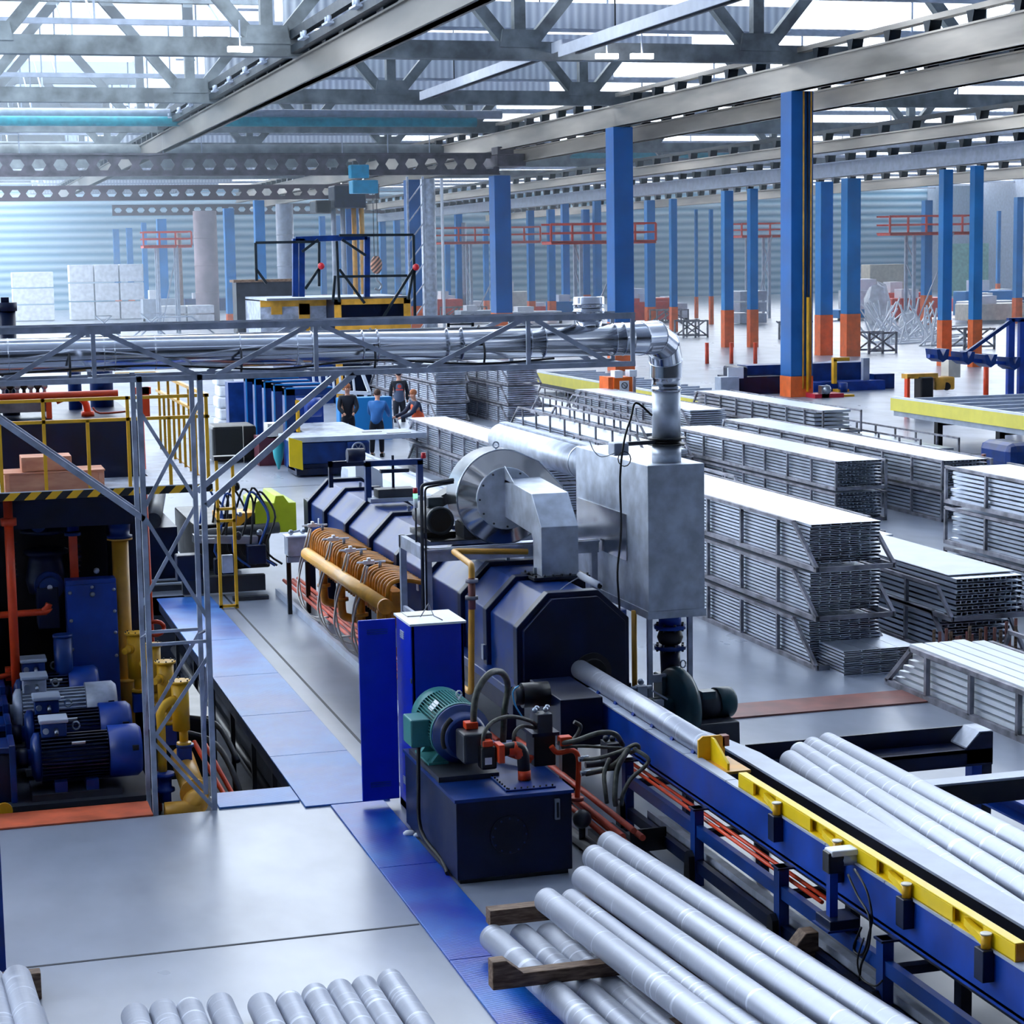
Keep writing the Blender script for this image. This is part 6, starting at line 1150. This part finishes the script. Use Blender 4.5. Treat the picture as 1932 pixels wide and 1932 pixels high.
# stacked white bundles, low goods in the haze
random.seed(3)
def pile(px0,px1,py,h,Z0,label,m=None,rows=3):
    a=Q(px0,py,Z=0); b=Q(px1,py,Z=0); t=T('wrapped_bundles',label,'bundles',((a.x+b.x)/2,a.y,0)); n=max(1,int((b.x-a.x)/2.2))
    for r in range(rows):
        for k in range(n):
            x=a.x+(b.x-a.x)*k/n; pt(t,'bundle',MB().b(x+.06,x+(b.x-a.x)/n-.06,a.y,a.y+2,r*h/rows+.06,(r+1)*h/rows-.06),m or bag,bevel=.05)
pile(25,110,607,4.6,0,'white wrapped bundles stacked at the far left'); pile(133,290,605,5.2,0,'longer white wrapped bundle stack next to the far-left one'); pile(300,420,612,1.6,0,'low white bundles at the foot of the concrete pillar',rows=2)
pile(455,560,615,3,0,'pale bundles behind the blue machine cage',rows=3,m=lgrey); pile(1395,1470,612,2.5,0,'grey goods far behind the big conduit column',m=lgrey); pile(1640,1760,575,4,0,'pale cabinets far behind the right columns',m=mat('panel_tan','#b8b0a0',.6),rows=1); pile(1790,1930,560,6,0,'greenish far wall cabinets at the right',m=mat('mint','#98c8b8',.6),rows=1)
for i,(px,py,w,h,l,mm_) in enumerate(((1655,612,60,3.2,'white crumpled heap of sacking right of the doubled columns',bag),(1715,632,50,1.6,'second smaller white heap right of the sacking heap',bag))):
    q=Q(px,py,Z=0); r=w/2/F_PX*q.y; mb=MB(); mb.sph((q.x,q.y,h*.35),r,10,(1,.7,h/r*.6)); 
    for k in range(len(mb.v)): mb.v[k]=mb.v[k]+V((random.uniform(-.08,.08)*r,0,random.uniform(-.06,.06)*h)); mb.v[k].z=max(0,mb.v[k].z)
    mb.s=[False]*len(mb.s); one('sack_heap',mb,mm_,l,'heap')
t=T('truss_scrap','tangle of light trestle frames on the floor beyond the right columns','frames',Q(1700,650,Z=0)); m=MB()
for k in range(60):
    q=Q(random.uniform(1640,1780),random.uniform(615,655),Z=0); m.bar(q,q+V((random.uniform(-2,2),0,random.uniform(.8,2.4))),.08); m.bar(q,q+V((random.uniform(1,3),0,.1)),.08)
pt(t,'frames',m,white,kind='stuff'); m=MB()
t=T('truss_scrap','white trestle rows right of the paired columns','frames',Q(1880,640,Z=0)); q=Q(1860,600,Z=0); m=MB()
for k in range(4):
    for j in range(10): m.bar((q.x+j*1.0,q.y-k*6,0),(q.x+j*1.0+.8,q.y-k*6,1.2),.07); m.bar((q.x+j*1.0+.8,q.y-k*6,0),(q.x+j*1.0,q.y-k*6,1.2),.07)
    m.b(q.x,q.x+10,q.y-k*6,q.y-k*6+.1,1.2,1.3)
pt(t,'frames',m,white,kind='stuff')
for i,(px,py,px1) in enumerate(((1290,638,1350),(1490,642,1540),(1640,668,1710),(1820,660,1900),(840,604,940),(1240,612,1320))):
    a=Q(px,py,Z=0); b=Q(px1,py,Z=0); t=T('low_trestle','low steel trestle frame on the far floor, %s one'%['left of the first pair','beside the conduit column','right of the doubled columns','right of the paired columns','beneath the long gantry','right of the second big column'][i],'trestle',a); m=MB()
    for y in (a.y,a.y+1.5):
        m.b(a.x,b.x,y,y+.1,1.0,1.1); m.b(a.x,b.x,y,y+.1,.1,.2)
        n=max(2,int((b.x-a.x)/1.2))
        for k in range(n+1): x=a.x+(b.x-a.x)*k/n; m.b(x-.05,x+.05,y,y+.1,0,1.1)
        m.bar((a.x,y,.1),(a.x+1.5,y,1.1),.08); m.bar((b.x,y,.1),(b.x-1.5,y,1.1),.08)
    pt(t,'frame',m,rackm)
random.seed(11); 
for i in range(26):
    px=random.choice([random.uniform(840,1140),random.uniform(1200,1330),random.uniform(1620,1760),random.uniform(1860,1930),random.uniform(300,480)]); py=random.uniform(585,612); q=Q(px,py,Z=0); w=random.uniform(1,2.6); h=random.uniform(.8,2.2)
    mm_=random.choice([white,bag,redp,lgrey,navy,colblue,cream]); 
    t=T('far_machine','far %s machine box on the hazy floor, cluttered zone %s'%({white:'white',bag:'off-white',redp:'red',lgrey:'grey',navy:'navy',colblue:'blue',cream:'cream'}[mm_],['behind the left duct','under the gantries','by the far columns'][i%3]),'machine',(q.x,q.y,0),'small far machines on the hazy floor')
    pt(t,'body',MB().b(q.x-w,q.x+w,q.y,q.y+2,.2,h),mm_,bevel=.05); pt(t,'top_unit',MB().b(q.x-w*.6,q.x,q.y+.3,q.y+1.5,h,h*1.4),white); pt(t,'feet',MB().b(q.x-w,q.x-w+.2,q.y,q.y+.2,0,.2).b(q.x+w-.2,q.x+w,q.y,q.y+.2,0,.2),black)
# trolley rails left of the white stacks, handrail arches
for i,(px0,px1,py) in enumerate(((150,240,597),(250,325,592),(235,420,600))):
    Y=130; a,b=Q(px0,py,Y=Y),Q(px1,py,Y=Y); one('handrail_arch',MB().tube([(a.x,Y,0.2),(a.x+2,Y,a.z),(b.x-2,Y,a.z),(b.x,Y,.2)],.06,6),lgrey,'pale arched handrail in the far left haze, %s from left'%ORD[[0,2,1][i]],'rail')
one('walkway_bridge',MB().b(6,10,128,131,1.9,2.0),lgrey,'pale low walkway deck in the far left haze','deck') if 0 else None
# steel steps by workers
t=T('steel_ladder','dark steel ladder frame at the right end of the blue housing','ladder',Q(805,755,Z=0)); q=Q(800,750,Z=0); m=MB().b(q.x,q.x+.08,70,70.1,0,3.2).b(q.x+.9,q.x+.98,70,70.1,0,3.2)
for k in range(7): m.b(q.x,q.x+.98,70,70.1,.3+k*.42,.36+k*.42)
pt(t,'ladder',m,dgird)
t=T('trestle','white ladder-like trestle standing on end behind the dark-jacket worker','trestle',Q(680,790,Z=0)); m=MB(); Y=60
for px in (590,602,615,627,640,652,665): a,b=Q(px,700,Y=Y),Q(px+4,742,Y=Y); m.bar(a,b,.06)
m.bar(Q(585,738,Y=Y),Q(700,742,Y=Y),.1); m.bar(Q(682,700,Y=Y),Q(697,740,Y=Y),.1)
for px in (670,690): m.bar(Q(px,740,Y=Y),(Q(px,740,Y=Y).x,Y,0),.08)
pt(t,'frame',m,white)
one('blue_tank',bx(640,752,740,800,57,.5,0),colblue,'blue sheet-metal trough behind the workers','trough')
# ================================================================ workers
def skinmesh(name,verts,edges,m,parent,root=0,org_=V((0,0,0)),sub=2):
    me=bpy.data.meshes.new(name); bm=bmesh.new(); ly=bm.verts.layers.skin.verify(); vs=[]
    for p,r in verts: v=bm.verts.new(p); v[ly].radius=(r,r) if not isinstance(r,tuple) else r; vs.append(v)
    vs[root][ly].use_root=True
    for a,b in edges: bm.edges.new((vs[a],vs[b]))
    bm.to_mesh(me); bm.free(); me.materials.append(m)
    o=bpy.data.objects.new(name,me); C.objects.link(o); o.parent=parent
    k=o.modifiers.new('skin','SKIN'); k.use_smooth_shade=True; s=o.modifiers.new('sub','SUBSURF'); s.levels=sub; s.render_levels=sub
    return o
def person(loc,rz,H,label,top,pants,hairm,lean=0,arms=((.1,.35,-.25),(.1,.35,-.25)),vest=None,collar=None):
    """lean: forward tilt of the trunk in rad; figure faces local -Y"""
    t=T('person',label,'person',loc); t.rotation_euler.z=rz; s=H/1.75
    def tr(x,y,z): # trunk point rotated about the hip
        h=.92; dy,dz=y,z-h; return V((x,dy*math.cos(lean)-dz*math.sin(lean),h+dz*math.cos(lean)+dy*math.sin(lean)))*s
    hip=V((0,0,.92))*s
    v=[(hip,.15*s),(tr(0,0,1.12),.13*s),(tr(0,0,1.36),(.17*s,.12*s)),(tr(0,0,1.48),.07*s),(tr(0,-.01,1.55),.055*s),(tr(0,-.02,1.62),.085*s),(tr(0,-.02,1.70),.085*s)]
    e=[(0,1),(1,2),(2,3),(3,4),(4,5),(5,6)]
    legs=[];arm=[]
    for sd in(-1,1):
        n=len(v); st=.08 if sd>0 else -.05
        v+=[(V((sd*.10,0,.82))*s,.10*s),(V((sd*.11,-.03+st,.48))*s,.065*s),(V((sd*.12,.02+st,.10))*s,.045*s),(V((sd*.12,-.12+st,.04))*s,.035*s)]; e+=[(0,n),(n,n+1),(n+1,n+2),(n+2,n+3)]; legs.append(n)
    for i,sd in enumerate((-1,1)):
        n=len(v); a=arms[i]; sh=tr(sd*.19,0,1.42); el=sh+V((sd*.06,-a[1]*.45,-.27+a[2]*0))*s; ha=el+V((-sd*a[0],-a[1]*.6,a[2]))*s
        v+=[(sh,.06*s),(el,.042*s),(ha,.03*s),(ha+(ha-el).normalized()*.07*s,.036*s)]; e+=[(2,n),(n,n+1),(n+1,n+2),(n+2,n+3)]; arm.append((n,sd))
    b=skinmesh('body',v,e,skin,t)
    # clothing
    jt=[(hip+V((0,0,-.10))*s,.16*s),(hip+V((0,0,.04))*s,.175*s),(v[1][0],.155*s),(v[2][0],(.195*s,.145*s)),(v[3][0],.085*s)]; je=[(0,1),(1,2),(2,3),(3,4)]
    for n,sd in arm: k=len(jt); jt+=[(v[n][0],.08*s),(v[n+1][0],.06*s),(v[n+2][0],.05*s)]; je+=[(3,k),(k,k+1),(k+1,k+2)]
    skinmesh('jacket',jt,je,top,t)
    pt_=[(hip,.165*s),(hip+V((0,0,.14))*s,.13*s)]; pe=[(0,1)]
    for n in legs: k=len(pt_); pt_+=[(v[n][0],.115*s),(v[n+1][0],.082*s),(v[n+2][0],.065*s)]; pe+=[(0,k),(k,k+1),(k+1,k+2)]
    skinmesh('trousers',pt_,pe,pants,t)
    mb=MB()
    for n in legs: p=v[n+2][0]; mb.b(p.x-.05*s,p.x+.05*s,p.y-.2*s,p.y+.08*s,0,.09*s)
    o=bpy.data.objects.new('shoes',mb.mesh('shoes',black)); C.objects.link(o); o.parent=t; bev(o,.02)
    hd=v[6][0]; mb=MB().sph(hd+V((0,.03,.02))*s,.098*s,14,(.95,1.05,1.02)); o=bpy.data.objects.new('hair',mb.mesh('hair',hairm)); C.objects.link(o); o.parent=t
    mb=MB().sph(hd+V((-.03,-.1,-.03))*s,.013*s,8).sph(hd+V((.03,-.1,-.03))*s,.013*s,8); o=bpy.data.objects.new('eyes',mb.mesh('eyes',black)); C.objects.link(o); o.parent=t
    mb=MB().sph(hd+V((0,-.105,-.06))*s,.018*s,8,(.8,1,1.3)); o=bpy.data.objects.new('nose',mb.mesh('nose',skin)); C.objects.link(o); o.parent=t
    mb=MB().sph(hd+V((-.095,0,-.05))*s,.022*s,8,(.5,1,1.4)).sph(hd+V((.095,0,-.05))*s,.022*s,8,(.5,1,1.4)); o=bpy.data.objects.new('ears',mb.mesh('ears',skin)); C.objects.link(o); o.parent=t
    if vest:
        skinmesh('vest',[(hip+V((0,0,-.1))*s,.175*s),(hip+V((0,0,.05))*s,.19*s),(v[1][0],.172*s),(v[2][0],(.20*s,.158*s)),(tr(0,0,1.44),.1*s)],[(0,1),(1,2),(2,3),(3,4)],vest,t)
    return t
p=person(Q(712,862,Z=0)+V((0,0,0)),PI*.88,1.78,'worker in a light-blue jacket and dark jeans leaning over the table, back to the viewer',jacket,cloth,hair,lean=.35,arms=((.05,.6,-.1),(.05,.6,-.1)))
q=Q(655,727,Z=1.78); q.z=0; person(q,-.1,1.78,'worker in a black jacket standing behind the table facing the viewer',cloth,cloth,hairg,arms=((.12,.25,-.15),(.12,.25,-.15)))
q=Q(752,701,Z=1.8); q.z=0; p=person(q,PI*.95,1.8,'worker in dark clothes with grey vest and red emblem seen from behind',cloth,cloth,mat('dark_hair','#14121a',.7,var=0),vest=mat('vest_grey','#4c5870',.7,var=.05),arms=((.0,.1,-.26),(.0,.1,-.26)))
mb=MB().cyl((0,.235,1.36),(0,.243,1.36),.06,12).b(-.11,.11,.235,.243,1.24,1.275); o=bpy.data.objects.new('vest_emblem',mb.mesh('vest_emblem',redp)); C.objects.link(o); o.parent=p
q=Q(789,738,Z=1.7); q.z=0; person(q,-PI*.45,1.72,'ginger-haired worker in an orange safety vest bending toward the bench',mat('dark_sleeve','#28324c',.8,var=.1),cloth,hairg,lean=.2,vest=hivis,arms=((.05,.5,-.1),(.05,.5,-.1)))
